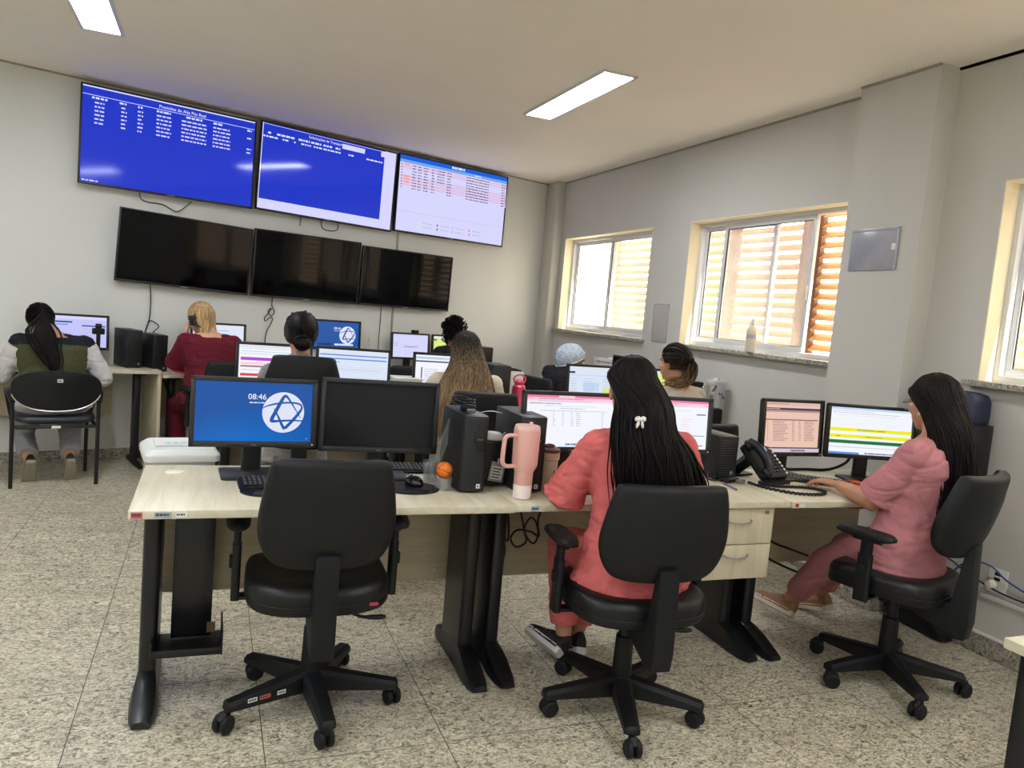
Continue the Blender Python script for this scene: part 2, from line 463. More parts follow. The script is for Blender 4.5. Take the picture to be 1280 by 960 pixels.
def desk_leg(parent, x, yf, yb, cap=True):
    """one metal leg frame: sloping foot, flat post, top bar"""
    m = MB(); y0, y1 = yf+.055, yb-.06; n = 14; rings = []
    for i in range(n+1):
        t = i/n; y = y0+(y1-y0)*t
        h = .03+.085*math.sin(min(1, t/.5)*PI/2)**1.4 if t < .5 else .115-.065*((t-.5)/.5)**1.5
        w = (.036+.010*math.sin(min(1, t/.4)*PI)*(t < .4))*(1 if .04 < t < .97 else .8)
        rings.append([V3((x+w*a, y, z)) for a, z in ((-1, .008), (-1, h*.55), (-.8, h*.9), (-.35, h), (.35, h), (.8, h*.9), (1, h*.55), (1, .008))])
    m.loft(rings, M_BLK)
    for yy in (y0+.04, y1-.04): m.cyl((x, yy, 0), (x, yy, .012), .018, None, M_BLK, 12)
    leg = m.build('leg', M_BLK, parent)
    p = MB(); p.prism(rrect(.06, .26, .022, 4), DZ-DT-.02-.07, M_BLK, T(x, yf+.40, .07)); p.build('post', M_BLK, leg)
    b = MB(); b.box((x, (yf+yb)/2+.03, DZ-DT-.012), (.05, yb-yf-.16, .022), M_BLK, .004); b.build('top_bar', M_BLK, leg)
    return leg

def desk(label, x0, x1, yf, yb, legs=(1, 1), panel=True, cpu=False, z=None, group=None, panel_z0=.285, notch=None):
    t = thing('office_desk', label, 'desk', ((x0+x1)/2, (yf+yb)/2, 0), 0, group)
    cx, cy = (x0+x1)/2, (yf+yb)/2; inv = T(-cx, -cy, 0)
    w = x1-x0; d = MB()
    if notch:            # top cut round the pillar at its back right corner
        a, b, nx, ny = w/2-.001, (yb-yf)/2, notch[0]-cx, notch[1]-cy
        d.prism([(-a, -b), (a, -b), (a, ny), (nx, ny), (nx, b), (-a, b)], DT, None, T(0, 0, DZ-DT), .0025)
    else: d.box((0, 0, DZ-DT/2), (w-.002, yb-yf, DT), None, .0025)
    top = d.build('desktop', M_DESK, t)
    for on, sx in zip(legs, (-1, 1)):
        if on: desk_leg(t, sx*(w/2-.06), yf-cy, (notch[1] if notch and sx > 0 else yb)-cy)
    if panel:
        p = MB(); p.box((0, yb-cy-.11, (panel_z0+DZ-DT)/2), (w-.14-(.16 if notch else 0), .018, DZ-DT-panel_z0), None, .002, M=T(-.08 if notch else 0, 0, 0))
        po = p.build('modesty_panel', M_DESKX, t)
        s = MB()
        for sx in (-1, 1): s.lathe([(.009, 0), (.009, .003), (.004, .004)], M_CHROME, T(sx*(w/2-.13), yb-cy-.119, panel_z0+.04) @ rotx(90), 10)
        s.build('screw_cap', M_CHROME, po)
    if cpu:
        c = MB(); bx = -w/2+.20
        c.box((bx, .03, .46), (.14, .006, .56), M_BLK, .002); c.box((bx-.01, -.02, .175), (.24, .2, .006), M_BLK, .002)
        c.box((bx-.128, -.02, .20), (.006, .2, .06), M_BLK, .002); c.box((bx+.108, -.02, .21), (.006, .2, .085), M_BLK, .002); c.box((bx-.01, -.118, .185), (.24, .006, .028), M_BLK, .002)
        c.box((bx+.07, .025, .215), (.03, .004, .04), mat('brown label', (110, 84, 62), .6))
        c.build('computer_holder', M_BLK, t)
    return t, top

def stickers(parent, specs):
    """small asset labels on the front edge of a desktop: (x, y, z, w, h, mat, text)"""
    for x, y, z, w, h, m, tx in specs:
        s = MB(); M = T(x, y, z) @ rotx(90)
        s.quad(-w/2, -h/2, w/2, h/2, .0006, m, M)
        if tx: s.runs(-w*.4, h*.05, .0009, w*.75, h*.4, M_INK, M, len(specs)+int(abs(x)*90))
        s.build('asset_sticker', None, parent, smooth=False)

# ---- front row
YF, YB = 2.635, 3.315
dA, tA = desk('pale desk at front left with a tablet holder under it and an empty chair', -.216, 1.108, YF, YB, cpu=True)
dA['label'] = 'pale front desk at the left, behind the empty black chair'
stickers(tA, [(-.636, -.341, DZ-DT/2, .034, .02, M_STR, 'FAP'), (-.56, -.341, DZ-DT/2, .05, .018, M_STB, '0271'), (-.505, -.341, DZ-DT/2, .035, .016, M_STK, '32')])
dB, tB = desk('pale front desk with pink tumbler and the woman in coral scrubs', 1.11, 2.43, YF+.012, YB)
stickers(tB, [(-.58, -.341, DZ-DT/2, .034, .018, M_STB, '418')])
dC, tC = desk('pale front desk by the pillar, with telephone and the woman in dusty pink', 2.432, 3.655, YF, YB, notch=(3.515, 3.11))
stickers(tC, [(-.567, -.341, DZ-DT/2, .05, .018, M_STK, None), (-.589, -.3412, DZ-DT/2, .02, .016, M_STR, 'FA')])
# grommet cap on desk A
g = MB(); g.lathe([(.033, 0), (.033, .004), (.028, .006), (0.001, .006)], mat('cream plastic', (228, 224, 206), .4), T(-.55, .20, DZ)); g.build('cable_grommet', None, dA)

# ---- drawer pedestal
ped = thing('drawer_pedestal', 'pale two-drawer unit hung under the desk behind the coral-clad woman', 'drawer unit', (2.18, 2.68, 0))
b = MB(); b.box((0, .225, .579), (.372, .43, .326), None, .002); b.build('body', M_DESKV, ped)
for k, (z0, z1) in enumerate(((.575, .735), (.418, .571))):
    f = MB(); f.box((0, .0, (z0+z1)/2), (.37, .018, z1-z0), None, .002); fo = f.build('drawer', M_DESKV, ped)
    hd = MB(); zc = z0+(z1-z0)*(.62 if k == 0 else .66)
    hd.tube(catmull([(-.065, -.008, zc+.008), (-.05, -.026, zc+.003), (0, -.03, zc-.004), (.05, -.026, zc+.003), (.065, -.008, zc+.008)], 5), .0045, M_CHROME, 8)
    hd.build('handle', M_CHROME, fo)
lk = MB(); lk.lathe([(.009, 0), (.009, .006), (.004, .007)], M_CHROME, T(.145, -.009, .718) @ rotx(90), 14); lk.build('lock', M_CHROME, ped)

# ---- desk corner at the lower right
dD, _ = desk('pale desk corner with a black leg at the lower right edge', 1.955, 3.3, .62, 1.31, legs=(0, 0), panel=False)
for sx in (-1, 1):
    for sy in (-1, 1):
        l = MB(); l.box((sx*.605, sy*.30, (DZ-DT)/2), (.05, .05, DZ-DT), None, .004); l.build('leg', M_BLK, dD)

# ---- second row, facing the wall of screens
ROW2 = []
for k, (x0, x1, lab) in enumerate(((.06, 1.17, 'pale second-row desk in front of the woman with a bun'), (1.172, 2.28, 'pale second-row desk in front of the long streaked hair'),
                                 (2.282, 3.645, 'pale second-row desk in front of the woman with a ponytail'))):
    ROW2.append(desk(lab, x0, x1, 4.72, 5.38)[0])

# ---- desks along the back wall
def wall_desk(label, s0, s1, z, side_panel=False):
    c = ws((s0+s1)/2, .25); t = thing('office_desk', label, 'desk', c, math.degrees(WA)); w = s1-s0
    d = MB(); d.box((0, 0, z-.014), (w-.003, .5, .028), None, .0025); d.build('desktop', M_DESK, t)
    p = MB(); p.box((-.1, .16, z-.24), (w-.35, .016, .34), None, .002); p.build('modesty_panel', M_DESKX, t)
    if side_panel:
        q = MB(); q.box((w/2-.014, 0, (z-.028)/2), (.026, .48, z-.028), None, .002); q.build('side_panel', M_DESKV, t)
    for sx in ((-1, 1) if not side_panel else (1,)):
        l = MB(); xx = sx*(w/2-.13)
        l.box((xx, 0, z/2-.01), (.05, .09, z-.06), None, .01); l.tube([(xx, -.23, .02), (xx, -.05, .035), (xx, .2, .02)], [.02, .028, .02], None, 8); l.box((xx, 0, z-.035), (.05, .4, .02))
        l.build('leg', M_BLK, t)
    return t
wall_desk('pale desk under the lower left screen, where the green vest sits', -1.95, -.505, .795, True)
wall_desk('pale desk under the screens with bright pink cup on it', -.50, .85, .766)
wall_desk('pale desk under the screens behind the row of monitors', .855, 2.1, .766)
wall_desk('pale desk by the corner, in front of the curly-haired woman', 2.105, 3.45, .766)
# desk along the window wall
t = thing('office_desk', 'pale desk along the window wall beside the woman in hairnet', 'desk', (3.36, 6.15, 0))
d = MB(); d.box((0, 0, DZ-.014), (.56, 1.48, .028), None, .0025); d.build('desktop', M_DESK, t)
for yy in (-.6, .6):
    l = MB(); l.box((0, yy, DZ/2-.014), (.2, .05, DZ-.06), None, .01); l.tube([(-.24, yy, .02), (0, yy, .035), (.22, yy, .02)], [.02, .028, .02], None, 8); l.box((0, yy, DZ-.035), (.4, .05, .02)); l.build('leg', M_BLK, t)

# ---------------------------------------------------------------- task chairs
def back_outline(w, h, top=.86, cr=.06):
    hw = w/2
    half = [(0, 0), (hw*.55, .004), (hw*.80, h*.07), (hw*.95, h*.22), (hw, h*.42), (hw*(1+top)/2*1.01, h*.72), (hw*top*1.0, h*.93), (hw*top*.90, h*.985), (hw*top*.5, h*1.0), (0, h*1.003)]
    P = catmull([(x, y, 0) for x, y in half], 4)
    right = [(p.x, p.y) for p in P]; left = [(-x, y) for x, y in right[1:-1]][::-1]
    return right+left

def star_base(parent, rot=0., R_=.32):
    b = MB(); b.lathe([(.03, .06), (.05, .065), (.056, .10), (.048, .135), (.034, .15)], M_PLA, None, 20)
    base = b.build('base', M_PLA, parent)
    for k in range(5):
        M = rotz(rot+72*k)
        a = MB(); rings = []
        for t in (0, .15, .5, .85, .97, 1.):
            r = .03+(R_-.03)*t; w = .036-.008*t; z1 = .145-.042*t; z0 = .072+.004*t
            if t == 1.: w *= .6; z1 -= .008
            rings.append([V3((r, -w, z0)), V3((r, -w, z1-.012)), V3((r, -w*.55, z1)), V3((r, w*.55, z1)), V3((r, w, z1-.012)), V3((r, w, z0))])
        a.loft(rings, M_PLA, M); ao = a.build('arm', M_PLA, base)
        c = MB(); Mc = M @ T(R_-.012, 0, 0) @ rotz(rnd.uniform(0, 360))
        c.cyl((0, 0, .055), (0, 0, .085), .011, None, M_PLA, 10, Mc)
        for sy in (-1, 1):
            c.lathe([(.004, -.012), (.024, -.012), (.031, -.007), (.033, 0), (.031, .007), (.024, .012), (.004, .012)], M_PLA2, Mc @ T(.018, sy*.016, .033) @ rotx(90), 18)
        c.tube([(.0, 0, .062), (.02, 0, .062), (.042, 0, .05)], [.014, .018, .01], M_PLA, 10, Mc)
        c.build('caster', M_PLA, base)
    return base

def task_chair(name, label, loc, rz, bw=.46, bh=.36, bz=.595, by=-.25, top=.86, sz=.445, arms=True, rot=12., lever=True, seatw=.47, tilt=8, bow=.8, group=None, stick=False):
    t = thing(name, label, 'chair', loc, rz, group)
    base = star_base(t, rot)
    c = MB(); c.lathe([(.036, .13), (.038, .145), (.034, .30), (.026, .302), (.026, sz-.05)], M_PLA, None, 18); c.build('column', M_PLA, t)
    m = MB(); m.box((0, -.01, sz-.035), (.17, .22, .045), M_BLK, .008); m.build('mechanism', M_BLK, t)
    # seat
    s = MB(); out = []
    hw = seatw/2
    for k in range(40):
        a = 2*PI*k/40; ca, sa = math.cos(a), math.sin(a); e = .55
        out.append((hw*math.copysign(abs(ca)**e, ca), .01+.23*math.copysign(abs(sa)**e, sa)))
    bend = lambda x, y: .25*x*x - (.9*(y-.12)**2 if y > .12 else 0)
    pillow(s, out, [(.02, 0), (.75, 0), (.95, .006), (1, .022), (1, .055), (.965, .075), (.88, .086), (.6, .082), (.02, .078)], M_VIN, T(0, 0, sz-.012), bend)
    so = s.build('seat', M_VIN, t, ang=50)
    p = MB(); pillow(p, out, [(.9, -.012), (.985, -.01), (1.004, .0), (1.006, .02), (.99, .024)], M_PLA, T(0, 0, sz-.012), bend); p.build('seat_shell', M_PLA, so)
    if stick:
        k = MB(); k.quad(-.03, -.006, .0, .006, 0, mat('red tab', (170, 40, 60), .5), T(.19, -.212, sz+.014) @ rotx(90)); k.build('red_tag', None, so)
    # backrest
    out = back_outline(bw, bh, top); cz = bh/2
    bend = lambda x, y: -bow*x*x - .35*(y-bh*.45)**2
    Mb = T(0, by, bz) @ rotx(90+tilt) @ Matrix.Diagonal((1, 1, 1, 1))
    # local z of the pillow points to the rear (rotx(90): z -> -y)
    b = MB(); pillow(b, out, [(.02, -.046), (.6, -.046), (.88, -.042), (.955, -.034), (.985, -.022), (.99, -.008)], M_VIN, Mb, bend, (0, cz))
    bo = b.build('backrest', M_VIN, t, ang=50)
    b2 = MB(); pillow(b2, out, [(.95, -.012), (1.0, -.008), (1.008, .004), (.99, .014), (.955, .020), (.9, .0225), (.5, .026), (.02, .028)], M_PLA2, Mb, bend, (0, cz))
    b2.build('back_shell', M_PLA2, bo, ang=60)
    # stem: bent bracket from under the seat up behind the back
    k = MB(); ty = by-.045; zt = bz+.06
    oy = ty-.0
    outl = [(oy, zt), (oy+.03, zt), (ty+.06, sz-.005), (-.10, sz-.02), (-.02, sz-.02), (-.02, sz-.06), (-.10, sz-.085), (ty+.045, sz-.145), (ty-.0, sz-.14), (ty-.012, sz-.07)]
    k.prism(outl, .078, M_PLA2, Matrix(((0, 0, 1, -.039), (1, 0, 0, 0), (0, 1, 0, 0), (0, 0, 0, 1))), .006); k.build('back_stem', M_PLA2, t)
    if arms:
        for sx in (-1, 1):
            a = MB(); x = sx*(hw+.03)
            a.box((sx*(hw-.03), .02, sz-.028), (.14, .05, .014), M_PLA, .004)
            a.prism(rrect(.03, .062, .012, 4), .2, M_PLA, T(x, .02, sz-.035)); a.prism(rrect(.024, .05, .01, 4), .08, M_PLA, T(x, .02, sz+.16))
            a.box((x+sx*.018, .02, sz+.1), (.014, .03, .045), M_PLA2, .006)
            a.tube([(x, -.04, sz+.236), (x, .08, sz+.236)], [.018, .018], M_PLA, 10)
            ao = a.build('armrest', M_PLA, t)
            p = MB(); po = []
            for q in range(36):
                an = 2*PI*q/36; ca, sa = math.cos(an), math.sin(an)
                po.append((x+.041*math.copysign(abs(ca)**.6, ca), .03+.125*math.copysign(abs(sa)**.7, sa)))
            pillow(p, po, [(.02, 0), (.8, 0), (1, .012), (1, .022), (.9, .032), (.5, .036), (.02, .037)], M_PLA2, T(0, 0, sz+.235), lambda xx, yy: -.9*max(0, yy-.08)**2-.5*max(0, -.02-yy)**2, (x, .03))
            p.build('arm_pad', M_PLA2, ao)
    if lever:
        l = MB(); l.tube(catmull([(.05, -.05, sz-.045), (.12, -.06, sz-.075), (.17, -.06, sz-.095), (.25, -.06, sz-.098)], 4), [.006]*9+[.009, .01, .010, .006], M_PLA, 8); l.build('lever', M_PLA, t)
    return t

cA = task_chair('task_chair', 'empty black task chair at the front left desk', (.40, 2.75, 0), -2, bw=.445, bh=.375, bz=.60, by=-.255, seatw=.495, stick=True, rot=-12)
# stickers on the front-left base arm of the empty chair
cB = task_chair('task_chair', 'black task chair carrying the woman in coral scrubs', (1.54, 2.47, 0), -5, bw=.49, bh=.355, bz=.598, by=-.25, sz=.435, seatw=.52, rot=38)
cC = task_chair('task_chair', 'black task chair carrying the woman in dusty pink scrubs', (2.87, 2.43, 0), 18, bw=.48, bh=.36, bz=.655, by=-.26, sz=.455, seatw=.50, tilt=15, bow=1.15, rot=15)
task_chair('task_chair', 'high-backed black chair under the woman with a dark bun', (.475, 4.30, 0), -4, bw=.44, bh=.50, bz=.68, by=-.2, top=.74, arms=False, lever=False)
task_chair('task_chair', 'black task chair behind the long streaked hair', (1.50, 4.36, 0), -4, bw=.44, bh=.37, bz=.66, by=-.24, lever=False)
task_chair('task_chair', 'black chair under the woman with a ponytail', (2.85, 4.10, 0), 6, bw=.44, bh=.36, bz=.57, by=-.24, lever=False)
p_ = wp(.12, .86); task_chair('task_chair', 'black chair at the back wall under the maroon shirt', (p_.x, p_.y, 0), 17, bw=.46, bh=.38, bz=.56, by=-.22, lever=False)
p_ = wp(2.25, .9); task_chair('task_chair', 'black chair under the curly-haired woman by the far wall', (p_.x, p_.y, 0), 17, bw=.46, bh=.36, bz=.56, by=-.22, lever=False)
p_ = wp(1.62, 1.15); task_chair('task_chair', 'empty black chair between the far monitors', (p_.x, p_.y, 0), 10, bw=.46, bh=.36, bz=.60, by=-.1, lever=False)
task_chair('task_chair', 'black chair whose back touches the dark jacket of the hairnet woman', (2.68, 5.70, 0), -75, bw=.44, bh=.38, bz=.62, by=-.24, lever=False)
# asset stickers on the empty chair's base
bo = [c for c in cA.children if c.name.startswith('base')][0]
arm = None
for a in bo.children:
    if a.name.startswith('arm'):
        pass
def base_stickers():
    # the base arm nearest the viewer's left
    ang = -12+72*3
    M = rotz(ang)
    for r0, w, m, tx in ((.235, .034, M_STK, '071'), (.19, .04, M_STR, 'FA'), (.13, .032, M_STK, '3382')):
        s = MB(); h = .015
        q = M @ T(r0, .036-.008*(r0-.03)/.29+.0008, .100) @ rotz(180) @ rotx(90)
        s.quad(-w/2, -h/2, w/2, h/2, 0, m, q); s.runs(-w*.4, 0, .0004, w*.8, h*.4, M_INK, q, int(r0*99))
        s.build('asset_sticker', None, bo, smooth=False)
base_stickers()

# ---------------------------------------------------------------- visitor chair of the woman in the green vest
def visitor_chair():
    p = wp(-1.03, .60); t = thing('visitor_chair', 'black four-legged visitor chair under the green vest', 'chair', (p.x, p.y, 0), 14)
    MN = mat('navy vinyl', (26, 30, 40), .38, bump=.06, bscale=150)
    for sx in (-1, 1):
        l = MB(); x = sx*.26
        l.tube([(x, -.24, 0), (x, -.24, .62), (x*.93, -.26, .74)], .0135, M_BLK, 10); l.build('rear_leg', M_BLK, t)
        l = MB(); l.tube([(x*.92, .2, 0), (x*.92, .2, .42)], .0135, M_BLK, 10); l.build('front_leg', M_BLK, t)
        a = MB(); a.tube(catmull([(x, -.25, .6), (x*1.08, -.16, .655), (x*1.1, .0, .65), (x*1.06, .1, .6), (x*.95, .13, .45)], 5), [.018]*21, M_PLA, 10); a.build('armrest', M_PLA, t)
    f = MB(); 
    for yy in (-.24, .2): f.tube([(-.25, yy, .425), (.25, yy, .425)], .012, M_BLK, 8)
    for sx in (-1, 1): f.tube([(sx*.25, -.24, .425), (sx*.25, .2, .425)], .012, M_BLK, 8)
    f.build('seat_frame', M_BLK, t)
    s = MB(); out = rrect(.5, .48, .09, 6, 0, -.02)
    pillow(s, out, [(.02, 0), (.9, 0), (1, .015), (1, .035), (.94, .055), (.6, .062), (.02, .062)], MN, T(0, 0, .436), lambda x, y: .3*x*x); s.build('seat', MN, t, ang=60)
    out = []
    for k in range(48):
        a = 2*PI*k/48; ca, sa = math.cos(a), math.sin(a)
        out.append((.275*math.copysign(abs(ca)**.8, ca), .15+(.13 if sa > 0 else .155)*math.copysign(abs(sa)**(.75 if sa > 0 else .95), sa)))
    Mb = T(0, -.27, .545) @ rotx(97); bend = lambda x, y: -.45*x*x
    b = MB(); pillow(b, out, [(.02, -.035), (.7, -.035), (.95, -.025), (1, -.008), (1, .004)], MN, Mb, bend, (0, .15)); bo = b.build('backrest', MN, t, ang=60)
    b = MB(); pillow(b, out, [(.98, .0), (.985, .006), (.95, .008), (.5, .01), (.02, .01)], M_PLA, Mb, bend, (0, .15)); b.build('back_shell', M_PLA, bo, ang=60)
    b = MB(); lo = [(x, y) for x, y in out if y < .11]; lo.sort()
    b.tube([Mb @ V3((x*1.0, .15+(y-.15)*1.0, .003+bend(x, y))) for x, y in lo], .006, M_CHROME, 6); b.build('edge_trim', M_CHROME, bo)
    b = MB(); b.quad(-.017, -.012, .017, .012, .013, M_STK, Mb @ T(.012, .215, 0)); b.runs(-.011, 0, .0136, .02, .009, M_INK, Mb @ T(.012, .215, 0)); b.build('asset_sticker', None, bo, smooth=False)
    b = MB(); b.box((0, -.256, .425), (.055, .004, .018), M_STK); b.build('asset_sticker', None, t)
    return t
visitor_chair()
# ---------------------------------------------------------------- displays
M_BEZ = mat('black display bezel', (22, 22, 23), .4)
M_BEZG = mat('dark grey display bezel', (34, 34, 34), .5)
M_LOGO = mat('grey logo print', (150, 150, 150), .4)
SW = emis('display white', (236, 238, 246)); SWB = emis('display blue white', (212, 222, 240))
SBLK = emis('display ink', (70, 74, 92)); SGR = emis('display grey', (176, 180, 190)); SLG = emis('display light grey', (218, 222, 228))
SPK = emis('display pink', (226, 120, 160)); SPK2 = emis('display pale pink', (244, 196, 216)); SYL = emis('display yellow', (232, 230, 20)); SGN = emis('display green', (20, 110, 60))
SPU = emis('display purple', (178, 70, 200)); SRD = emis('display red', (226, 70, 70)); SBL = emis('display blue', (96, 140, 214)); SNV = emis('display navy', (54, 66, 130))
STN = emis('display peach', (226, 190, 172)); STN2 = emis('display mauve', (150, 110, 120)); SDK = emis('display dark violet', (74, 58, 84)); STL = emis('display teal', (120, 190, 196)); SLM = emis('display lime', (214, 232, 120))
STVB = emis('display royal blue', (28, 52, 194), 1., .07); STVW = emis('display lavender white', (208, 208, 246), 1., .07); STVH = emis('display header blue', (16, 90, 210)); STVP = emis('display rose lavender', (214, 190, 226)); STVL = emis('display violet lavender', (188, 190, 240))
M_OFF = mat('switched off panel', (20, 20, 24), .3, spec=.3)
M_TVOFF = mat('switched off glossy panel', (3, 3, 5), .06, spec=.16)

def blue_gradient():
    m = bpy.data.materials.new('display lock screen blue'); m.use_nodes = True
    nt = m.node_tree; N = nt.nodes; L = nt.links; p = N['Principled BSDF']
    tc = N.new('ShaderNodeTexCoord'); mp = N.new('ShaderNodeMapping'); mp.inputs['Location'].default_value = (.04, 0, .05); mp.inputs['Scale'].default_value = (2.6, 2.6, 3.4)
    g = N.new('ShaderNodeTexGradient'); g.gradient_type = 'SPHERICAL'; r = N.new('ShaderNodeValToRGB')
    L.new(tc.outputs['Object'], mp.inputs[0]); L.new(mp.outputs[0], g.inputs[0]); L.new(g.outputs['Fac'], r.inputs[0])
    r.color_ramp.elements[0].color = (*lin((14, 78, 158)), 1); r.color_ramp.elements[1].color = (*lin((0, 116, 208)), 1); r.color_ramp.elements[1].position = .8
    L.new(r.outputs[0], p.inputs['Emission Color']); p.inputs['Emission Strength'].default_value = 1.; p.inputs['Base Color'].default_value = (.003, .003, .004, 1); p.inputs['Roughness'].default_value = .3
    p.inputs['Specular IOR Level'].default_value = .35
    return m
SLOCK = blue_gradient()

class Pic:
    """draws flat shapes on a lit panel: u right, v up, both in 0..1"""
    def __init__(s, mb, w, h, M): s.mb, s.w, s.h, s.M, s.k = mb, w, h, M, 0
    def z(s): s.k += 1; return .00015*s.k
    def rect(s, u0, v0, u1, v1, m): s.mb.quad((u0-.5)*s.w, (v0-.5)*s.h, (u1-.5)*s.w, (v1-.5)*s.h, s.z(), m, s.M)
    def text(s, t, u, v, hh, m, ax='LEFT'): s.mb.text(t, hh*s.h, (u-.5)*s.w, (v-.5)*s.h, s.z(), m, s.M, ax)
    def disc(s, u, v, r, m, n=40):
        z = s.z(); cx, cy = (u-.5)*s.w, (v-.5)*s.h
        s.mb.add([(cx+r*s.h*math.cos(2*PI*i/n), cy+r*s.h*math.sin(2*PI*i/n), z) for i in range(n)], [list(range(n))], m, s.M)
    def stroke(s, pts, wd, m):
        z = s.z(); P = [V3(((u-.5)*s.w, (v-.5)*s.h, z)) for u, v in pts]; P = catmull(P, 5); n = len(P); V = []
        for i, p in enumerate(P):
            t = (P[min(i+1, n-1)]-P[max(i-1, 0)]).normalized(); a = V3((-t.y, t.x, 0)); q = i/(n-1)*(len(wd)-1); j = min(int(q), len(wd)-2); w = (wd[j]+(wd[j+1]-wd[j])*(q-j))*s.h/2
            V += [p+a*w, p-a*w]
        s.mb.add(V, [[2*i, 2*i+1, 2*i+3, 2*i+2] for i in range(n-1)], m, s.M)
    def words(s, u, v, ln, hh, m, r):
        """a run of unreadably small writing"""
        x = u; z = s.z()
        while x < u+ln-.004:
            l = min(r.uniform(.008, .03), u+ln-x)
            s.mb.quad((x-.5)*s.w, (v-hh/2-.5)*s.h, (x+l-.5)*s.w, (v+hh/2-.5)*s.h, z, m, s.M); x += l+.006

def pic_lock(p):
    p.disc(.745, .5, .345, emis('display logo white', (216, 220, 240)))
    b = emis('display logo blue', (10, 84, 166))
    def P(x, y): return ((x-118)/790, 1-(y-124)/430)
    q = lambda L: [P(*a) for a in L]
    p.stroke(q([(553, 318), (600, 292), (680, 272), (760, 266), (815, 275), (834, 300), (815, 340), (770, 400), (722, 455)]), [.01, .03, .03, .03, .05, .05], b)
    p.stroke(q([(722, 458), (705, 440), (672, 370), (642, 312)]), [.06, .04, .012], b)
    p.stroke(q([(716, 214), (700, 235), (660, 320), (628, 390), (640, 404), (700, 400), (780, 396), (842, 400)]), [.03, .055, .06, .06, .035, .03, .02], b)
    p.stroke(q([(712, 216), (735, 232), (780, 300), (828, 376)]), [.06, .035, .02, .01], b)
    p.stroke(q([(835, 394), (862, 410), (850, 420)]), [.03, .05, .03], SLOCK)
    p.text('08:46', .435, .71, .135, SW); p.words(.45, .655, .14, .02, SWB, random.Random(2))
    p.rect(.955, .05, .962, .062, SW)
def pic_lock_caption(p):
    pic_lock(p)
    p.words(.1, .13, .3, .07, emis('display black', (20, 30, 44)), random.Random(4)); p.words(.46, .13, .42, .07, SW, random.Random(6))
def rows(p, r, cols, v1, v0, n, m, hh=.014, jit=.3):
    for i in range(n):
        v = v1+(v0-v1)*i/max(1, n-1)
        for u, l in cols: p.words(u, v, l*(1-jit*r.random()), hh, m, r)
def pic_tv_blue(p):
    r = random.Random(3)
    p.rect(0, .985, 1, 1, STVW); p.rect(0, .905, 1, .911, STVW)
    p.text('Previsões de Alta Pós Real', .55, .925, .047, SW, 'CENTER')
    for u, l in ((.05, .08), (.195, .045), (.295, .025), (.40, .08), (.57, .1), (.735, .065), (.95, .03)): p.words(u, .882, l, .02, SWB, r)
    for i in range(6):
        v = .835-.042*i
        for u, l in ((.065, .05), (.205, .03), (.295, .03), (.40, .085), (.545, .15), (.735, .11)): p.words(u, v, l, .016, STVW, r)
        if i in (1, 4, 5): p.words(.95, v, .03, .016, STVW, r)
    p.words(.01, .02, .09, .014, SWB, r)
def pic_tv_mix(p):
    r = random.Random(5)
    p.rect(.905, 0, 1, 1, STVW); p.rect(0, 0, 1, .115, STVW); p.rect(0, .0, .008, 1, STVW); p.rect(0, .985, .905, .99, STVW)
    p.text('Solicitações de Transporte Pa...', .48, .935, .045, SW, 'CENTER')
    p.rect(.57, .905, .745, .965, STVW); p.rect(.875, .92, .905, .985, STVW)
    for u, l in ((.04, .02), (.10, .13), (.25, .08), (.34, .08), (.43, .07), (.52, .04)): p.words(u, .89, l, .022, SWB, r)
    for u, l in ((.01, .1), (.14, .04), (.22, .02), (.27, .07), (.36, .06), (.43, .13), (.62, .04), (.76, .13)): p.words(u, .845, l, .018, SWB, r)
def pic_tv_white(p):
    r = random.Random(9)
    p.rect(0, .945, 1, 1, STVH); p.rect(0, .905, 1, .945, emis('display mid blue', (110, 160, 232))); p.words(.46, .972, .12, .028, SW, r); p.words(.68, .925, .06, .018, SWB, r)
    for i in range(9):
        v = .88-.038*i
        p.rect(.01, v-.016, 1, v+.016, STVP if i in (0, 1, 4, 5, 6, 7) else STVW)
        if i in (0, 4, 5, 6): p.rect(.04, v-.014, .085, v+.014, emis('display coral', (240, 160, 160)))
        for u, l in ((.015, .01), (.11, .035), (.16, .03), (.21, .04), (.28, .025), (.33, .07 if i < 5 else 0), (.42, .04), (.60, .22), (.95, .04)):
            if l: p.words(u, v, l, .012, SBLK, r)
    p.rect(0, .26, 1, .264, SGR)
    for u, m in ((.2, SLM), (.36, SBLK), (.5, STL), (.66, SRD)):
        for v in (.14, .085): p.disc(u, v, .013, m, 12); p.words(u+.03, v, .08, .012, SGR, r)
def pic_pink(p, right=False):
    r = random.Random(11+right)
    p.rect(0, .95, 1, 1, SPK); p.rect(.36 if not right else .2, .955, .54, 1, SPK2); p.rect(0, .9, 1, .95, SPK2); p.rect(0, .865, 1, .9, emis('display faint pink', (238, 214, 228)))
    for u in (.02, .05, .08): p.rect(u, .915, u+.012, .935, SPK)
    p.words(.14, .925, .5, .012, STN2, r); p.words(.14, .88, .6, .012, SGR, r)
    p.words(.04, .835, .35, .014, SBLK, r); p.words(.2, .79, .6, .02, SLG, r)
    if not right:
        p.words(.38, .745, .28, .014, SGR, r); rows(p, r, ((.3, .03), (.4, .03), (.5, .03), (.56, .06), (.85, .03)), .66, .42, 7, SGR, .014); p.words(.15, .70, .75, .012, SGR, r)
        p.words(.45, .055, .3, .03, SNV, r); p.rect(0, .0, 1, .03, emis('display sky', (206, 232, 240)))
    else:
        p.rect(.86, .71, .97, .73, SBLK); rows(p, r, ((.05, .5), (.68, .14)), .62, .36, 6, SPK2, .014); p.rect(.5, .27, .97, .29, STL); rows(p, r, ((.05, .6),), .22, .12, 3, SLG, .014); p.rect(.75, .07, .95, .085, SBLK)
        p.rect(.97, .89, .985, .905, SRD)
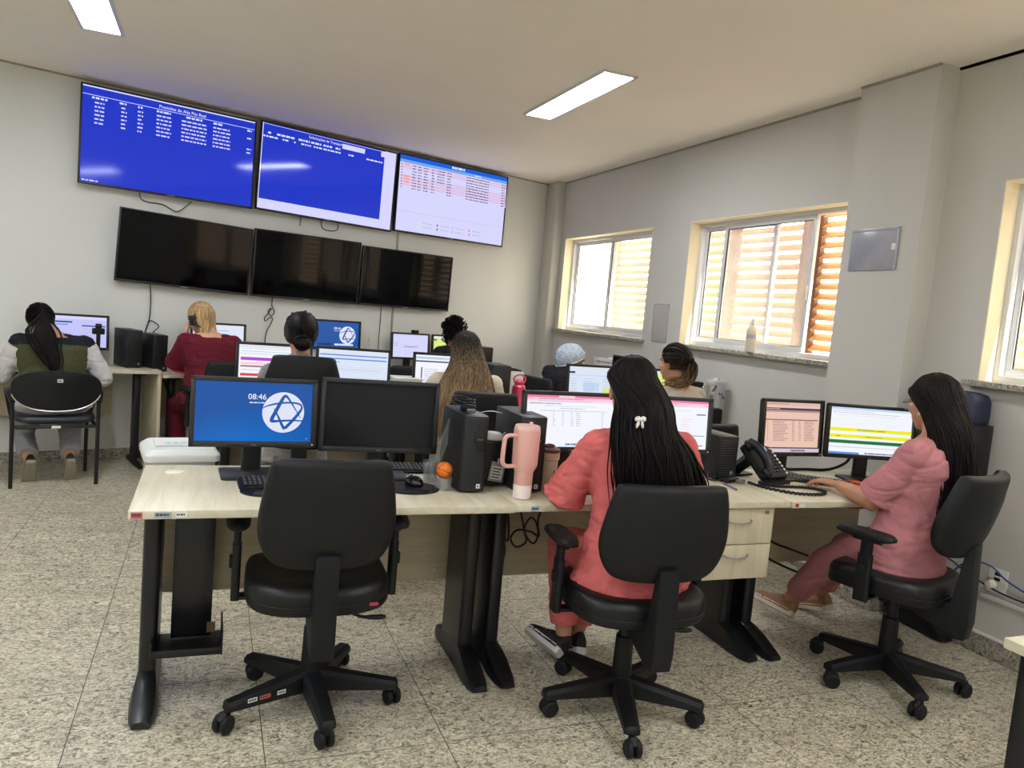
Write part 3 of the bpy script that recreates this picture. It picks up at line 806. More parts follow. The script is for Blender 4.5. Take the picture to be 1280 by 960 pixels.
def pic_peach(p):
    r = random.Random(21)
    p.rect(0, .93, 1, 1, emis('display mauve grey', (214, 180, 170))); p.words(.03, .965, .4, .015, STN2, r); p.rect(0, .84, 1, .885, SDK); p.words(.02, .862, .25, .015, STN, r); p.rect(0, .8, 1, .84, emis('display taupe', (176, 140, 136)))
    p.rect(.03, .635, .97, .66, STN2)
    rows(p, r, ((.06, .02), (.16, .27), (.5, .05), (.62, .04), (.72, .2)), .615, .24, 12, STN2, .014)
    p.rect(0, .075, 1, .1, SDK); p.rect(0, 0, 1, .075, emis('display lilac grey', (204, 190, 200))); p.words(.48, .035, .26, .03, SDK, r)
def pic_sheet(p):
    r = random.Random(31)
    p.rect(0, .95, 1, 1, emis('display pale blue', (186, 210, 238))); p.words(.04, .92, .5, .012, SGR, r); p.words(.04, .88, .8, .012, SGR, r); p.words(.1, .83, .7, .016, SLG, r)
    for v in (.74, .68, .62, .3, .22): p.rect(.0, v, 1, v+.003, SLG)
    for u in (.2, .45, .7): p.rect(u, .3, u+.002, .78, SLG)
    p.rect(0, .49, 1, .56, SYL); p.words(.34, .525, .34, .016, SBLK, r); p.rect(0, .35, 1, .42, SYL); p.words(.1, .385, .05, .014, SBLK, r); p.words(.45, .385, .2, .014, SBLK, r)
    p.rect(0, .23, 1, .30, SGN); p.words(.02, .15, .9, .014, SGR, r); p.rect(0, 0, .38, .045, SBL); p.words(.45, .035, .4, .028, SNV, r)
def pic_purple(p):
    r = random.Random(41)
    p.rect(0, .93, 1, 1, SLG); p.words(.03, .9, .7, .012, SGR, r); p.words(.03, .83, .85, .014, STL, r); p.words(.03, .77, .6, .012, SGR, r)
    p.rect(.03, .60, 1, .68, SPU); p.rect(.03, .5, .9, .55, SPK2); p.rect(.03, .43, .9, .47, STN2); p.rect(.03, .2, .95, .27, SRD); p.words(.05, .36, .6, .014, SGR, r)
def pic_blue_doc(p):
    r = random.Random(51)
    p.rect(0, .95, 1, 1, SLG); p.rect(.02, .84, .98, .875, SBL); p.rect(.02, .74, .98, .775, SBL); p.words(.05, .67, .25, .014, SBLK, r); p.rect(.25, .54, .97, .543, SGR); p.words(.3, .48, .6, .012, SGR, r); p.rect(.02, .42, .97, .423, SGR)
def pic_doc(p):
    r = random.Random(61)
    p.rect(.0, .88, 1, .95, emis('display pale blue', (186, 210, 238))); p.rect(0, .8, 1, .84, SBLK); p.words(.05, .92, .4, .02, SGR, r); p.rect(.1, .1, .12, .65, SBLK); rows(p, r, ((.15, .25), (.45, .2)), .6, .1, 9, SGR, .02)
def pic_map(p):
    r = random.Random(71)
    p.rect(0, .9, 1, 1, STVW); p.words(.05, .95, .7, .02, SGR, r); p.stroke([(.3, .5), (.38, .56), (.45, .48), (.55, .5), (.7, .54), (.78, .5)], [.02, .02], SGR); p.words(.32, .46, .4, .03, SBLK, r); p.words(.05, .6, .12, .02, SBL, r); p.words(.05, .5, .1, .02, SBL, r)
def pic_form(p):
    r = random.Random(81)
    p.rect(0, .9, 1, 1, SLG); p.rect(.02, .8, .12, .86, SNV); p.words(.03, .75, .8, .014, SGR, r)
    p.rect(.28, .3, .58, .55, emis('display pale blue', (186, 210, 238))); p.rect(.65, .15, .8, .4, SLM); rows(p, r, ((.04, .15), (.3, .2), (.64, .25)), .65, .08, 9, SGR, .016)
def pic_chat(p):
    r = random.Random(91)
    p.rect(0, .9, 1, 1, SLG); p.disc(.1, .66, .04, SBLK, 14); p.disc(.2, .56, .05, SGR, 14); p.words(.1, .8, .6, .02, SBL, r); rows(p, r, ((.07, .3), (.45, .4)), .45, .12, 5, SGR, .02)
def pic_list(p):
    r = random.Random(95)
    p.rect(0, .9, 1, 1, STVW); p.rect(.04, .78, .45, .83, SNV); p.rect(.1, .7, .38, .735, SBL); p.rect(.6, .68, .98, .72, SNV); rows(p, r, ((.05, .3), (.6, .3)), .6, .1, 8, SGR, .016)

def monitor(label, x, y, zb, rz, w, h, pic, bg, zc=None, bezel=.018, tilt=4, desk_z=DZ, base=(.24, .19), group=None, onbez=None, off=False):
    """flat display whose lower edge is at height zb, facing -y before turning by rz"""
    t = thing('monitor', label, 'monitor', (x, y, desk_z), rz, group)
    Mt = T(0, 0, zb-desk_z+h/2) @ rotx(-tilt)
    f = MB(); d = .022
    for a in ((0, h/2-bezel/2, w, bezel), (0, -h/2+bezel*.6, w, bezel*1.2), (-w/2+bezel/2, 0, bezel, h), (w/2-bezel/2, 0, bezel, h)):
        f.box((a[0], -.004, a[1]), (a[2], d, a[3]), None, .003, M=Mt)
    f.box((0, .014, 0), (w-.01, .022, h-.01), None, .006, M=Mt)
    pillow(f, rrect(w*.62, h*.62, .03), [(1, 0), (.9, .022), (.7, .034), (.02, .036)], None, Mt @ T(0, .025, 0) @ rotx(-90))
    fo = f.build('housing', onbez or M_BEZG, t)
    b = MB(); M = Mt @ T(0, .0015, bezel*.1) @ rotx(90); sw, sh = w-2*bezel+.002, h-2.2*bezel+.002
    b.quad(-sw/2, -sh/2, sw/2, sh/2, 0, bg, M)
    if pic: pic(Pic(b, sw, sh, M))
    b.build('screen', bg, t, smooth=False)
    lg = MB(); lg.text('DELL', .009, 0, -h/2+bezel*.35, .0158, M_LOGO, Mt @ rotx(90), 'CENTER'); lg.build('logo', M_LOGO, fo, smooth=False)
    if not off:
        pl = MB(); pl.box((w/2-.014, -.0155, -h/2+.011), (.005, .001, .003), emis('power light', (230, 240, 255)), M=Mt); pl.build('power_light', None, fo)
    s = MB(); s.prism(rrect(.075, .03, .01, 4), zb-desk_z+h*.4, None, T(0, .055, .008)); s.box((0, .045, zb-desk_z+h*.42), (.08, .03, .09), None, .005); s.build('stand', M_BEZ, t)
    bs = MB(); bs.prism(rrect(base[0], base[1], .02, 4), .012, None, T(0, .0, 0), .003); bs.build('base', M_BEZ, t)
    return t

# front row
monitor('front left monitor showing a blue lock screen with a white round logo', .178, 3.14, .885, 3, .474, .272, pic_lock, SLOCK)
monitor('switched-off black monitor on the front left desk', .672, 3.13, .872, -4, .485, .300, None, M_OFF, off=True)
monitor('monitor with a pink-barred browser left of the coral woman', 1.475, 2.985, .915, 3, .475, .262, lambda p: pic_pink(p), SW)
monitor('monitor with a pink-barred browser half behind the coral woman', 1.962, 2.99, .915, -4, .475, .262, lambda p: pic_pink(p, True), SW)
monitor('squarish monitor with a peach-tinted table by the telephone', 2.80, 3.11, .885, 2, .405, .294, pic_peach, STN, onbez=M_BEZ)
monitor('monitor showing a sheet with yellow and green bars', 3.25, 3.03, .89, -13, .51, .283, pic_sheet, SW, onbez=M_BEZ)
# second row
monitor('second-row monitor with purple and red bars left of the bun', .39, 5.10, .885, 4, .47, .285, pic_purple, SW, onbez=M_BEZ)
monitor('second-row monitor with blue-lined page right of the bun', .895, 5.12, .885, -4, .49, .285, pic_blue_doc, SWB, onbez=M_BEZ)
monitor('second-row monitor with document page left of the long streaked hair', 1.54, 5.14, .885, 2, .48, .285, pic_doc, SW, onbez=M_BEZ)
monitor('second-row monitor with grey form left of the ponytail', 2.60, 4.92, .885, 4, .48, .285, pic_form, SWB, onbez=M_BEZ)
monitor('second-row monitor with green patch in front of the ponytail', 3.08, 4.95, .885, -14, .46, .285, pic_form, SLM, onbez=M_BEZ)
# back wall
def wmon(label, s, d, zb, w, h, pic, bg, dz=.766, rz=0):
    p = ws(s, d); return monitor(label, p.x, p.y, zb, math.degrees(WA)+rz, w, h, pic, bg, desk_z=dz, onbez=M_BEZ, base=(.2, .16))
wmon('far left monitor in front of the green vest', -1.07, .17, .915, .47, .275, pic_list, STVL, .795)
wmon('monitor with chat page in front of the blond woman', .02, .17, .90, .47, .285, pic_chat, SWB)
wmon('blue lock-screen monitor by the far wall, behind the bun', 1.13, .15, .99, .50, .285, pic_lock_caption, SLOCK)
wmon('far monitor with a webcam on top', 1.94, .17, .925, .45, .27, pic_map, STVW)
wmon('far monitor with yellow-green page beside the curly hair', 2.42, .17, .925, .45, .27, pic_form, SLM)

# ---------------------------------------------------------------- wall screens
def tv(label, s0, s1, z0, z1, pic, bg, tilt=0, roll=0, d=.085, group=None, thin=.012):
    w, h = s1-s0, z1-z0
    c = ws((s0+s1)/2, 0, (z0+z1)/2); t = thing('wall_screen', label, 'television', c, math.degrees(WA), group)
    Mt = T(0, -d, 0) @ roty(roll) @ rotx(tilt)
    f = MB(); b = thin
    for a in ((0, h/2-b/2, w, b), (0, -h/2+b*.7, w, b*1.4), (-w/2+b/2, 0, b, h), (w/2-b/2, 0, b, h)): f.box((a[0], 0, a[1]), (a[2], .03, a[3]), None, .003, M=Mt)
    f.box((0, .02, 0), (w-.01, .03, h-.01), None, .006, M=Mt); f.box((0, .035, -.05), (w*.6, .03, h*.55), None, .01, M=Mt)
    fo = f.build('housing', M_BEZ, t)
    q = MB(); M = Mt @ T(0, -.006, b*.2) @ rotx(90); sw, sh = w-2*b+.002, h-2.4*b+.002
    q.quad(-sw/2, -sh/2, sw/2, sh/2, 0, bg, M)
    if pic: pic(Pic(q, sw, sh, M))
    q.build('screen', bg, t, smooth=False)
    l = MB(); l.quad(-.03, -h/2+.004, .03, -h/2+.011, .0158, M_LOGO, Mt @ rotx(90)); l.build('logo', M_LOGO, fo, smooth=False)
    k = MB(); k.box((0, -.02, 0), (.3, .04, .3), None, .004); k.box((-.12, -.04, 0), (.03, .05, .4)); k.box((.12, -.04, 0), (.03, .05, .4)); k.build('wall_bracket', M_BLK, t)
    return t
tv('upper left wall screen with white table rows on blue', -1.075, .277, 2.198, 2.953, pic_tv_blue, STVB, .5)
tv('upper middle wall screen, blue with a white border at right and below', .312, 1.673, 2.192, 2.962, pic_tv_mix, STVB, .5, 1)
tv('upper right wall screen with pale lavender table', 1.70, 3.065, 2.195, 2.96, pic_tv_white, STVW, .5)
tv('switched-off lower left wall screen', -.785, .290, 1.458, 2.043, None, M_TVOFF, 2, 2)
tv('switched-off lower middle wall screen', .312, 1.352, 1.438, 2.038, None, M_TVOFF, 2)
tv('switched-off lower right wall screen', 1.372, 2.42, 1.440, 2.014, None, M_TVOFF, 2)
# ---------------------------------------------------------------- people
def skin_mat(name, col): 
    m = mat(name, col, .55, spec=.35, var=.05, vscale=14)
    p = m.node_tree.nodes['Principled BSDF']; p.inputs['Subsurface Weight'].default_value = .08; p.inputs['Subsurface Radius'].default_value = (.02, .008, .005)
    return m
def hair_mat(name, col, col2=None, zr=None):
    """hair: fine lengthwise streaks; optionally fading to a second colour with object height"""
    m = bpy.data.materials.new(name); m.use_nodes = True
    nt = m.node_tree; N = nt.nodes; L = nt.links; p = N['Principled BSDF']
    tc = N.new('ShaderNodeTexCoord'); mp = N.new('ShaderNodeMapping'); mp.inputs['Scale'].default_value = (120, 120, 5)
    L.new(tc.outputs['Object'], mp.inputs[0])
    n = N.new('ShaderNodeTexNoise'); n.inputs['Scale'].default_value = 1; n.inputs['Detail'].default_value = 3; L.new(mp.outputs[0], n.inputs['Vector'])
    r = N.new('ShaderNodeMapRange'); r.inputs[1].default_value = .35; r.inputs[2].default_value = .65; r.inputs[3].default_value = .6; r.inputs[4].default_value = 1.5
    L.new(n.outputs['Fac'], r.inputs[0])
    vm = N.new('ShaderNodeVectorMath'); vm.operation = 'SCALE'; L.new(r.outputs[0], vm.inputs['Scale'])
    if col2:
        sx = N.new('ShaderNodeSeparateXYZ'); L.new(tc.outputs['Object'], sx.inputs[0])
        n2 = N.new('ShaderNodeTexNoise'); n2.inputs['Scale'].default_value = 1.1; L.new(mp.outputs[0], n2.inputs['Vector'])
        ad = N.new('ShaderNodeMath'); ad.operation = 'MULTIPLY_ADD'; L.new(n2.outputs['Fac'], ad.inputs[0]); ad.inputs[1].default_value = .35*1.0; L.new(sx.outputs['Z'], ad.inputs[2])
        z = N.new('ShaderNodeMapRange'); z.inputs[1].default_value = zr[0]+.175; z.inputs[2].default_value = zr[1]+.175; L.new(ad.outputs[0], z.inputs[0])
        mx = N.new('ShaderNodeMixRGB'); mx.inputs[1].default_value = (*lin(col2), 1); mx.inputs[2].default_value = (*lin(col), 1); L.new(z.outputs[0], mx.inputs[0]); L.new(mx.outputs[0], vm.inputs[0])
    else: vm.inputs[0].default_value = lin(col)
    L.new(vm.outputs[0], p.inputs['Base Color']); p.inputs['Roughness'].default_value = .5; p.inputs['Specular IOR Level'].default_value = .15
    return m
S_TAN = skin_mat('tan skin', (190, 140, 108)); S_BRN = skin_mat('brown skin', (150, 98, 70)); S_FAIR = skin_mat('fair skin', (214, 168, 140))
def cloth(name, col, var=.05, rough=.85): return mat(name, col, rough, spec=.2, bump=.12, bscale=420, var=var, vscale=5, sheen=.0)
C_CORAL = cloth('coral scrubs cotton', (208, 106, 105)); C_DUSTY = cloth('dusty pink scrubs cotton', (186, 122, 126)); C_MAROON = cloth('maroon shirt cotton', (98, 26, 40))
C_OLIVE = cloth('olive vest fabric', (74, 76, 50)); C_NAVY = cloth('dark navy yoke', (28, 30, 38)); C_WHITE = cloth('white sleeve cotton', (208, 204, 204)); C_GREYP = cloth('grey trousers cotton', (150, 150, 152))
C_CREAM = cloth('cream knit', (208, 198, 178)); C_BEIGE = cloth('beige blouse', (180, 170, 156)); C_BLACK = cloth('black jacket', (34, 31, 33)); C_GREY = cloth('grey collar', (140, 136, 132)); C_DKPANT = cloth('dark trousers', (40, 40, 44)); C_CUFF = cloth('brown cuff', (62, 54, 44))
M_EYE = mat('eye white', (225, 222, 216), .2); M_LIP = mat('lip', (150, 80, 74), .5); M_SOLE = mat('white rubber sole', (214, 210, 206), .6); M_SHOEB = mat('black shoe canvas', (26, 26, 28), .7)
M_SHOET = mat('tan shoe suede', (158, 116, 84), .8, var=.1, vscale=20); M_SOLEC = mat('cream rubber sole', (220, 208, 190), .6)

def frame_to(d, up=V3((0, 0, 1))):
    """matrix whose Y axis is d and whose Z is near up"""
    y = d.normalized(); x = y.cross(up)
    if x.length < 1e-4: x = V3((1, 0, 0))
    x.normalize(); z = x.cross(y); return Matrix(((x.x, y.x, z.x, 0), (x.y, y.y, z.y, 0), (x.z, y.z, z.z, 0), (0, 0, 0, 1)))

def seg(mb, P, radii, n=14, smooth=5):
    """tapering limb through points"""
    Q = catmull(P, smooth); k = len(Q); rr = []
    for i in range(k):
        q = i/(k-1)*(len(radii)-1); j = min(int(q), len(radii)-2); rr.append(radii[j]+(radii[j+1]-radii[j])*(q-j))
    mb.tube(Q, rr, None, n)
    mb.ell(Q[0], rr[0], None, u=12, v=8); mb.ell(Q[-1], rr[-1], None, u=12, v=8)

def two_bone(a, c, l1, l2, hint):
    """joint between a and c for bones l1, l2 bending towards hint"""
    d = c-a; L_ = min(d.length, (l1+l2)*.999); u = d.normalized()
    x = (l1*l1-l2*l2+L_*L_)/(2*L_); hgt = math.sqrt(max(0, l1*l1-x*x))
    h = hint-a; h = h-u*h.dot(u)
    h = h.normalized() if h.length > 1e-5 else V3((0, 0, -1))
    return a+u*x+h*hgt, a+u*L_

def hand(mb, wrist, fwd, palm, side, curl=22, spread=6, s=1.):
    """palm plus five fingers; fwd = towards fingertips, palm = direction the palm faces, side +1 right hand"""
    f = fwd.normalized(); p = (palm-f*palm.dot(f)).normalized(); x = f.cross(p)*side      # x points to the thumb side
    B = Matrix(((x.x, f.x, -p.x, wrist.x), (x.y, f.y, -p.y, wrist.y), (x.z, f.z, -p.z, wrist.z), (0, 0, 0, 1))) @ Matrix.Diagonal((s, s, s, 1))
    rings = []
    for y, w, t, dx in ((-.012, .024, .018, 0), (.015, .029, .016, .001), (.045, .038, .0145, .002), (.07, .040, .0125, .0), (.088, .036, .010, -.001)):
        rings.append([V3((dx+w*math.cos(2*PI*k/16), y, t*math.sin(2*PI*k/16))) for k in range(16)])
    mb.loft(rings, None, B)
    for k, (fx, ln, r, fy) in enumerate(((.029, .068, .0088, .086), (.010, .076, .009, .090), (-.010, .071, .0086, .087), (-.028, .055, .0078, .079))):
        a0 = R(curl*.55); pt = V3((fx, fy-.012, .001)); pts = [pt]; ang = 0; sp = R(spread*(1.2-k*.8))
        for q, fr in enumerate((.46, .31, .25)):
            ang += R(curl)*(.7 if q == 0 else 1.0)
            pt = pt+V3((math.sin(sp)*math.cos(ang), math.cos(ang)*math.cos(sp), -math.sin(ang)))*(ln*fr+(.012 if q == 0 else 0)); pts.append(pt)
        mb.tube([B @ q for q in pts], [r*s, r*.98*s, r*.9*s, r*.72*s], None, 10); mb.ell(B @ pts[-1], r*.74*s, None, u=10, v=6)
        for q in (1, 2): mb.ell(B @ pts[q], r*1.02*s, None, u=10, v=6)
    th = [V3((.022, .012, -.004)), V3((.045, .036, -.012)), V3((.054, .062, -.018)), V3((.052, .084, -.022))]
    mb.tube([B @ q for q in th], [.0135*s, .0115*s, .0098*s, .0075*s], None, 10); mb.ell(B @ th[-1], .0076*s, None, u=10, v=6); mb.ell(B @ th[0], .0136*s, None, u=10, v=6)

def head_mesh(mb, M):
    mb.ell((0, -.012, .028), (.072, .092, .092), None, M, 24, 16)
    mb.ell((0, .028, -.03), (.060, .066, .082), None, M, 20, 14)
    mb.ell((0, .062, -.088), (.026, .024, .022), None, M, 12, 8)
    mb.ell((0, .052, .038), (.056, .044, .04), None, M, 16, 10)
    for sx in (-1, 1):
        mb.ell((sx*.034, .066, -.022), (.022, .022, .02), None, M, 12, 8)                       # cheek
        mb.ell((sx*.028, .084, .022), (.022, .012, .007), None, M, 12, 8)                       # brow
        mb.ell((sx*.075, -.008, -.004), (.009, .019, .031), None, M @ rotx(8), 12, 10); mb.ell((sx*.074, -.004, -.028), (.007, .011, .012), None, M, 10, 6)
    mb.tube([M @ V3((0, .088, .022)), M @ V3((0, .102, -.004)), M @ V3((0, .112, -.024)), M @ V3((0, .094, -.034))], [.0075, .0095, .0125, .010], None, 10)
    mb.ell((0, .108, -.026), (.016, .010, .010), None, M, 12, 8)
    mb.ell((0, .088, -.056), (.022, .012, .007), None, M, 12, 8); mb.ell((0, .086, -.067), (.019, .012, .007), None, M, 12, 8)

def face_parts(M, body, parent):
    for sx in (-1, 1):
        e = MB(); e.ell((0, 0, 0), (.0115, .0115, .0115), M_EYE, M @ T(sx*.029, .0835, .004), 14, 10); e.ell((0, .0065, 0), (.0058, .0058, .0058), mat('dark iris', (40, 26, 18), .2), M @ T(sx*.029, .0835, .004), 12, 8)
        e.build('eye', None, body)
    l = MB(); l.ell((0, .093, -.0565), (.020, .0085, .0045), M_LIP, M, 12, 8); l.ell((0, .091, -.066), (.018, .0085, .005), M_LIP, M, 12, 8); l.build('lips', None, body)

def fold(amp, freq, seed=0, stretch=(1, 1, 2.2)):
    off = V3((seed*3.1, seed*1.7, seed*.9))
    def f(co, n):
        q = V3((co.x*freq*stretch[0], co.y*freq*stretch[1], co.z*freq*stretch[2]))+off
        q2 = q+V3((noise.noise(q*.7), noise.noise(q*.7+V3((5, 5, 5))), noise.noise(q*.7+V3((9, 2, 5)))))*1.1
        r1 = (1-min(1, abs(noise.noise(q2*.8))*2.6))**2; r2 = (1-min(1, abs(noise.noise(q2*1.7+V3((3, 3, 3))))*2.6))**2
        return co+n*amp*(noise.noise(q*.55)*.8-r1*.75-r2*.45+.2)
    return f

def shoe(name, parent, M, up, sole, ln=.245, sole_t=.032, socks=None):
    """M: heel at origin, toe along +Y, sole at z=0"""
    def w(t): return interp([(0, .026), (.06, .033), (.25, .034), (.5, .038), (.72, .047), (.88, .040), (.97, .022), (1, .008)], t)[0]
    out = [(w(t/20), t/20*ln) for t in range(21)] + [(-w(t/20)*.96, t/20*ln) for t in range(20, -1, -1)]
    u = MB(); rings = []
    for i in range(15):
        t = .02+.96*i/14; ht = interp([(0, .075), (.12, .095), (.3, .090), (.42, .075), (.6, .056), (.85, .044), (1, .026)], t)[0]; ww = w(t)*.97
        rings.append([V3((ww*math.cos(PI*k/12)*(1 if math.sin(PI*k/12) < .6 else .95), t*ln, sole_t*.6+(ht-sole_t*.2)*math.sin(PI*k/12)**.8)) for k in range(13)])
    u.loft(rings, None, M); so = u.build(name, up, parent, ang=60)
    s = MB(); s.prism(out, sole_t, None, M, .006); s.build('sole', sole, so)
    lc = MB()
    for k in range(4):
        t = .42+.075*k; ht = interp([(0, .075), (.12, .095), (.3, .090), (.42, .075), (.6, .056), (.85, .044), (1, .026)], t)[0]+sole_t*.45; ww = w(t)*.6
        lc.tube([M @ V3((-ww, t*ln, ht-.012)), M @ V3((0, t*ln, ht+.003)), M @ V3((ww, t*ln, ht-.012))], .003, None, 6)
    lc.build('laces', mat('pale laces', (190, 186, 180), .8) if up is not M_SHOEB else M_SOLE, so)
    return so

class Person: pass
def person(label, loc, rz, skin, P, vox=.008):
    """seated figure, facing local +Y, root on the floor below the pelvis. P: pose and clothing"""
    t = thing('person', label, 'person', loc, rz)
    g = P.get
    hz = g('hip', .585); lean = g('lean', 5); w = g('wide', 1.); tors = g('torso', 1.); twist = g('twist', 0)
    Lm = T(0, 0, hz) @ rotz(twist) @ rotx(-lean)
    up = lambda x, y, z: Lm @ V3((x, y, z*tors))            # torso frame from the pelvis
    # joints
    sh = [up(s*.165*w, -.005, .438+(g('shrug', 0))) for s in (-1, 1)]
    neck = up(0, .005, .50)
    hp = g('head', (0, .035, .685)); hd = up(*hp)
    hM = T(*hd) @ rotz(g('hturn', 0)+twist) @ rotx(-g('hnod', lean*.6)) @ roty(g('htilt', 0)) @ Matrix.Scale(g('hs', 1.03), 4)
    hips = [V3((s*.092*w, .03, hz-.015)) for s in (-1, 1)]
    wr = [V3(g('lw', (-.16, .42, .80))), V3(g('rw', (.16, .42, .80)))]
    eh = [V3(g('le', (-.5, -.1, .5))), V3(g('re', (.5, -.1, .5)))]
    el = []
    for k in (0, 1):
        e, wq = two_bone(sh[k], wr[k], g('ua', .285), g('fa', .245), eh[k]); el.append(e); wr[k] = wq
    ank = [V3(g('la', (-.11, .42, .1))), V3(g('ra', (.11, .42, .1)))]
    kh = [V3((-.2, .9, 1.0)), V3((.2, .9, 1.0))] if 'kh' not in P else [V3(q) for q in P['kh']]
    kn = []
    for k in (0, 1):
        q, a = two_bone(hips[k], ank[k], .415, .40, kh[k]); kn.append(q); ank[k] = a
    fx = g('fat', 1.)
    TS = [(-.095, .13, .10, 0), (-.04, .170, .122, -.01), (.03, .172, .118, -.005), (.12, .146, .104, .0), (.20, .136, .100, .005), (.29, .148, .108, .008), (.37, .160, .108, .004), (.43, .160, .092, -.002), (.475, .112, .070, -.002), (.50, .062, .056, .0)]
    def torso(mb, inf, z0=-.2, z1=.6, wf=1., flat=None):
        rings = []
        for z, rx, ry, dy in TS:
            if z < z0 or z > z1: continue
            c = 1-.0*z; i = inf if z < .44 else inf*.7
            rings.append([ (Lm if z > .02 else T(0, 0, hz) @ rotz(twist*.5) @ rotx(-lean*.3)) @ V3(((rx*w*fx+i)*wf*math.copysign(abs(math.cos(2*PI*k/32))**.9, math.cos(2*PI*k/32)), dy+(ry*fx+i)*math.copysign(abs(math.sin(2*PI*k/32))**.9, math.sin(2*PI*k/32)), z*(tors if z > 0 else 1))) for k in range(32)])
        mb.loft(rings)
    # ---- body: one continuous skin
    b = MB(); torso(b, -.006)
    nM = [up(0, -.004, .47), up(0, .006, .53), hM @ V3((0, -.012, -.05))]
    b.tube(nM, [.060, .050, .052], None, 16)
    for k, s_ in ((0, -1), (1, 1)): b.tube([up(s_*.03, -.012, .49), sh[k]*.5+up(s_*.03, -.012, .485)*.5, sh[k]], [.040, .044, .045], None, 12)
    head_mesh(b, hM)
    for k, s in ((0, -1), (1, 1)):
        seg(b, [sh[k], sh[k]*.5+el[k]*.5, el[k]], [.047*fx, .043*fx, .036*fx])
        seg(b, [el[k], el[k]*.55+wr[k]*.45, wr[k]], [.037*fx, .036*fx, .024])
        fd = (wr[k]-el[k]).normalized()
        hdv = V3(g('lh' if k == 0 else 'rh', tuple(fd+V3((0, 0, -.15))))); pl = V3(g('lp' if k == 0 else 'rp', (0, 0, -1)))
        hand(b, wr[k]+hdv.normalized()*.01, hdv, pl, 1 if k else -1, g('lcurl' if k == 0 else 'rcurl', 24), g('spread', 8), 1.03)
        seg(b, [hips[k], hips[k]*.5+kn[k]*.5, kn[k]], [.080*fx, .070*fx, .050*fx])
        seg(b, [kn[k], kn[k]*.62+ank[k]*.38, ank[k]], [.050*fx, .048*fx, .033])
        ft = V3(g('lt' if k == 0 else 'rt', (s*.1, 1, -.15))).normalized()
        b.tube([ank[k]-ft*.02+V3((0, 0, -.02)), ank[k]+ft*.06+V3((0, 0, -.04)), ank[k]+ft*.15+V3((0, 0, -.055))], [.032, .032, .02], None, 10)
    body = remesh(b, 'body', skin, vox, t, 2)
    face_parts(hM, body, t)
    # ---- clothes
    tc = g('top', C_BLACK); c = MB(); inf = g('inf', .014)
    torso(c, inf, g('hem', -.1), .49)
    sl = g('sleeve', .62)
    for k, s in ((0, -1), (1, 1)):
        e = el[k]; a = sh[k]
        c.ell(a, (g('sr', .056)*fx+inf*.35,)*3, None, u=14, v=10)
        c.tube([up(s*.035, -.012, .475), a*.5+up(s*.035, -.012, .478)*.5, a], [.046, .052, .054*fx], None, 14)
        if sl <= 1:
            q = a+(e-a)*sl; flare = g('flare', .016)
            d_ = V3((s*.01, 0, -.006)); c.tube(catmull([a, a*.5+q*.5+d_, q+d_*.4], 5), [g('sr', .056)*fx+inf*.35+flare*max(0, i-4)/6 for i in range(11)], None, 18)
        else:
            c.tube(catmull([a, a*.5+e*.5, e], 5), [.056*fx+inf*.4-.0006*i for i in range(11)], None, 16); c.ell(e, .050*fx+inf*.4, None, u=14, v=10)
            q = e+(wr[k]-e)*(sl-1); c.tube(catmull([e, e*.5+q*.5, q], 4), [.050*fx+inf*.4-.002*i for i in range(9)], None, 16)
    if g('collar'): c.tube([up(0, -.006, .455), up(0, 0, .50+g('collar'))], [.075, .064], None, 18)
    if g('skirt'):            # tunic falling over the lap and seat
        rings = []
        for z, rx, ry, dy in ((.06, .178, .128, -.005), (-.02, .192, .145, .0), (-.07, .202, .16, .01), (g('skirt'), .206, .165, .015)):
            rings.append([T(0, 0, hz) @ V3((rx*w*fx*math.cos(2*PI*k/32), dy+ry*fx*math.sin(2*PI*k/32), z)) for k in range(32)])
        c.loft(rings)
    top = remesh(c, g('topname', 'shirt'), tc, g('tvox', vox), t, 3, fold(g('fold', .006), g('ffreq', 7), g('seed', 1)), g('topmats') and (g('topmats')[0], g('topmats')[1](t, sh, el, wr, Lm)))
    pm = g('pants', C_DKPANT); c = MB()
    rings = []
    for z, rx, ry, dy in ((-.095, .14, .11, 0), (-.04, .178, .128, -.01), (.03, .180, .124, -.005), (.09, .16, .11, 0)):
        rings.append([T(0, 0, hz) @ V3((rx*w*fx*math.cos(2*PI*k/28), dy+ry*fx*math.sin(2*PI*k/28), z)) for k in range(28)])
    c.loft(rings)
    for k in (0, 1):
        seg(c, [hips[k], hips[k]*.5+kn[k]*.5, kn[k]], [.096*fx, .086*fx, .068*fx]); q = kn[k]+(ank[k]-kn[k])*g('pleg', .86)
        c.tube(catmull([kn[k], kn[k]*.5+q*.5, q], 4), [.068*fx-.0015*i for i in range(9)], None, 16)
    remesh(c, 'trousers', pm, g('tvox', vox), t, 3, fold(.005, 8, g('seed', 1)+4))
    # shoes
    for k, s in ((0, -1), (1, 1)):
        ft = V3(g('lt' if k == 0 else 'rt', (s*.1, 1, -.15))).normalized(); up_ = V3(g('lup' if k == 0 else 'rup', (0, 0, 1)))
        F = frame_to(ft, up_); heel = ank[k]-F.to_3x3() @ V3((0, .055, .085))
        shoe('shoe', t, T(*heel) @ F, *g('shoe', (M_SHOEB, M_SOLE)))
    r = Person(); r.t, r.hM, r.Lm, r.up, r.body, r.top, r.sh, r.el, r.wr, r.hz = t, hM, Lm, up, body, top, sh, el, wr, hz
    return r

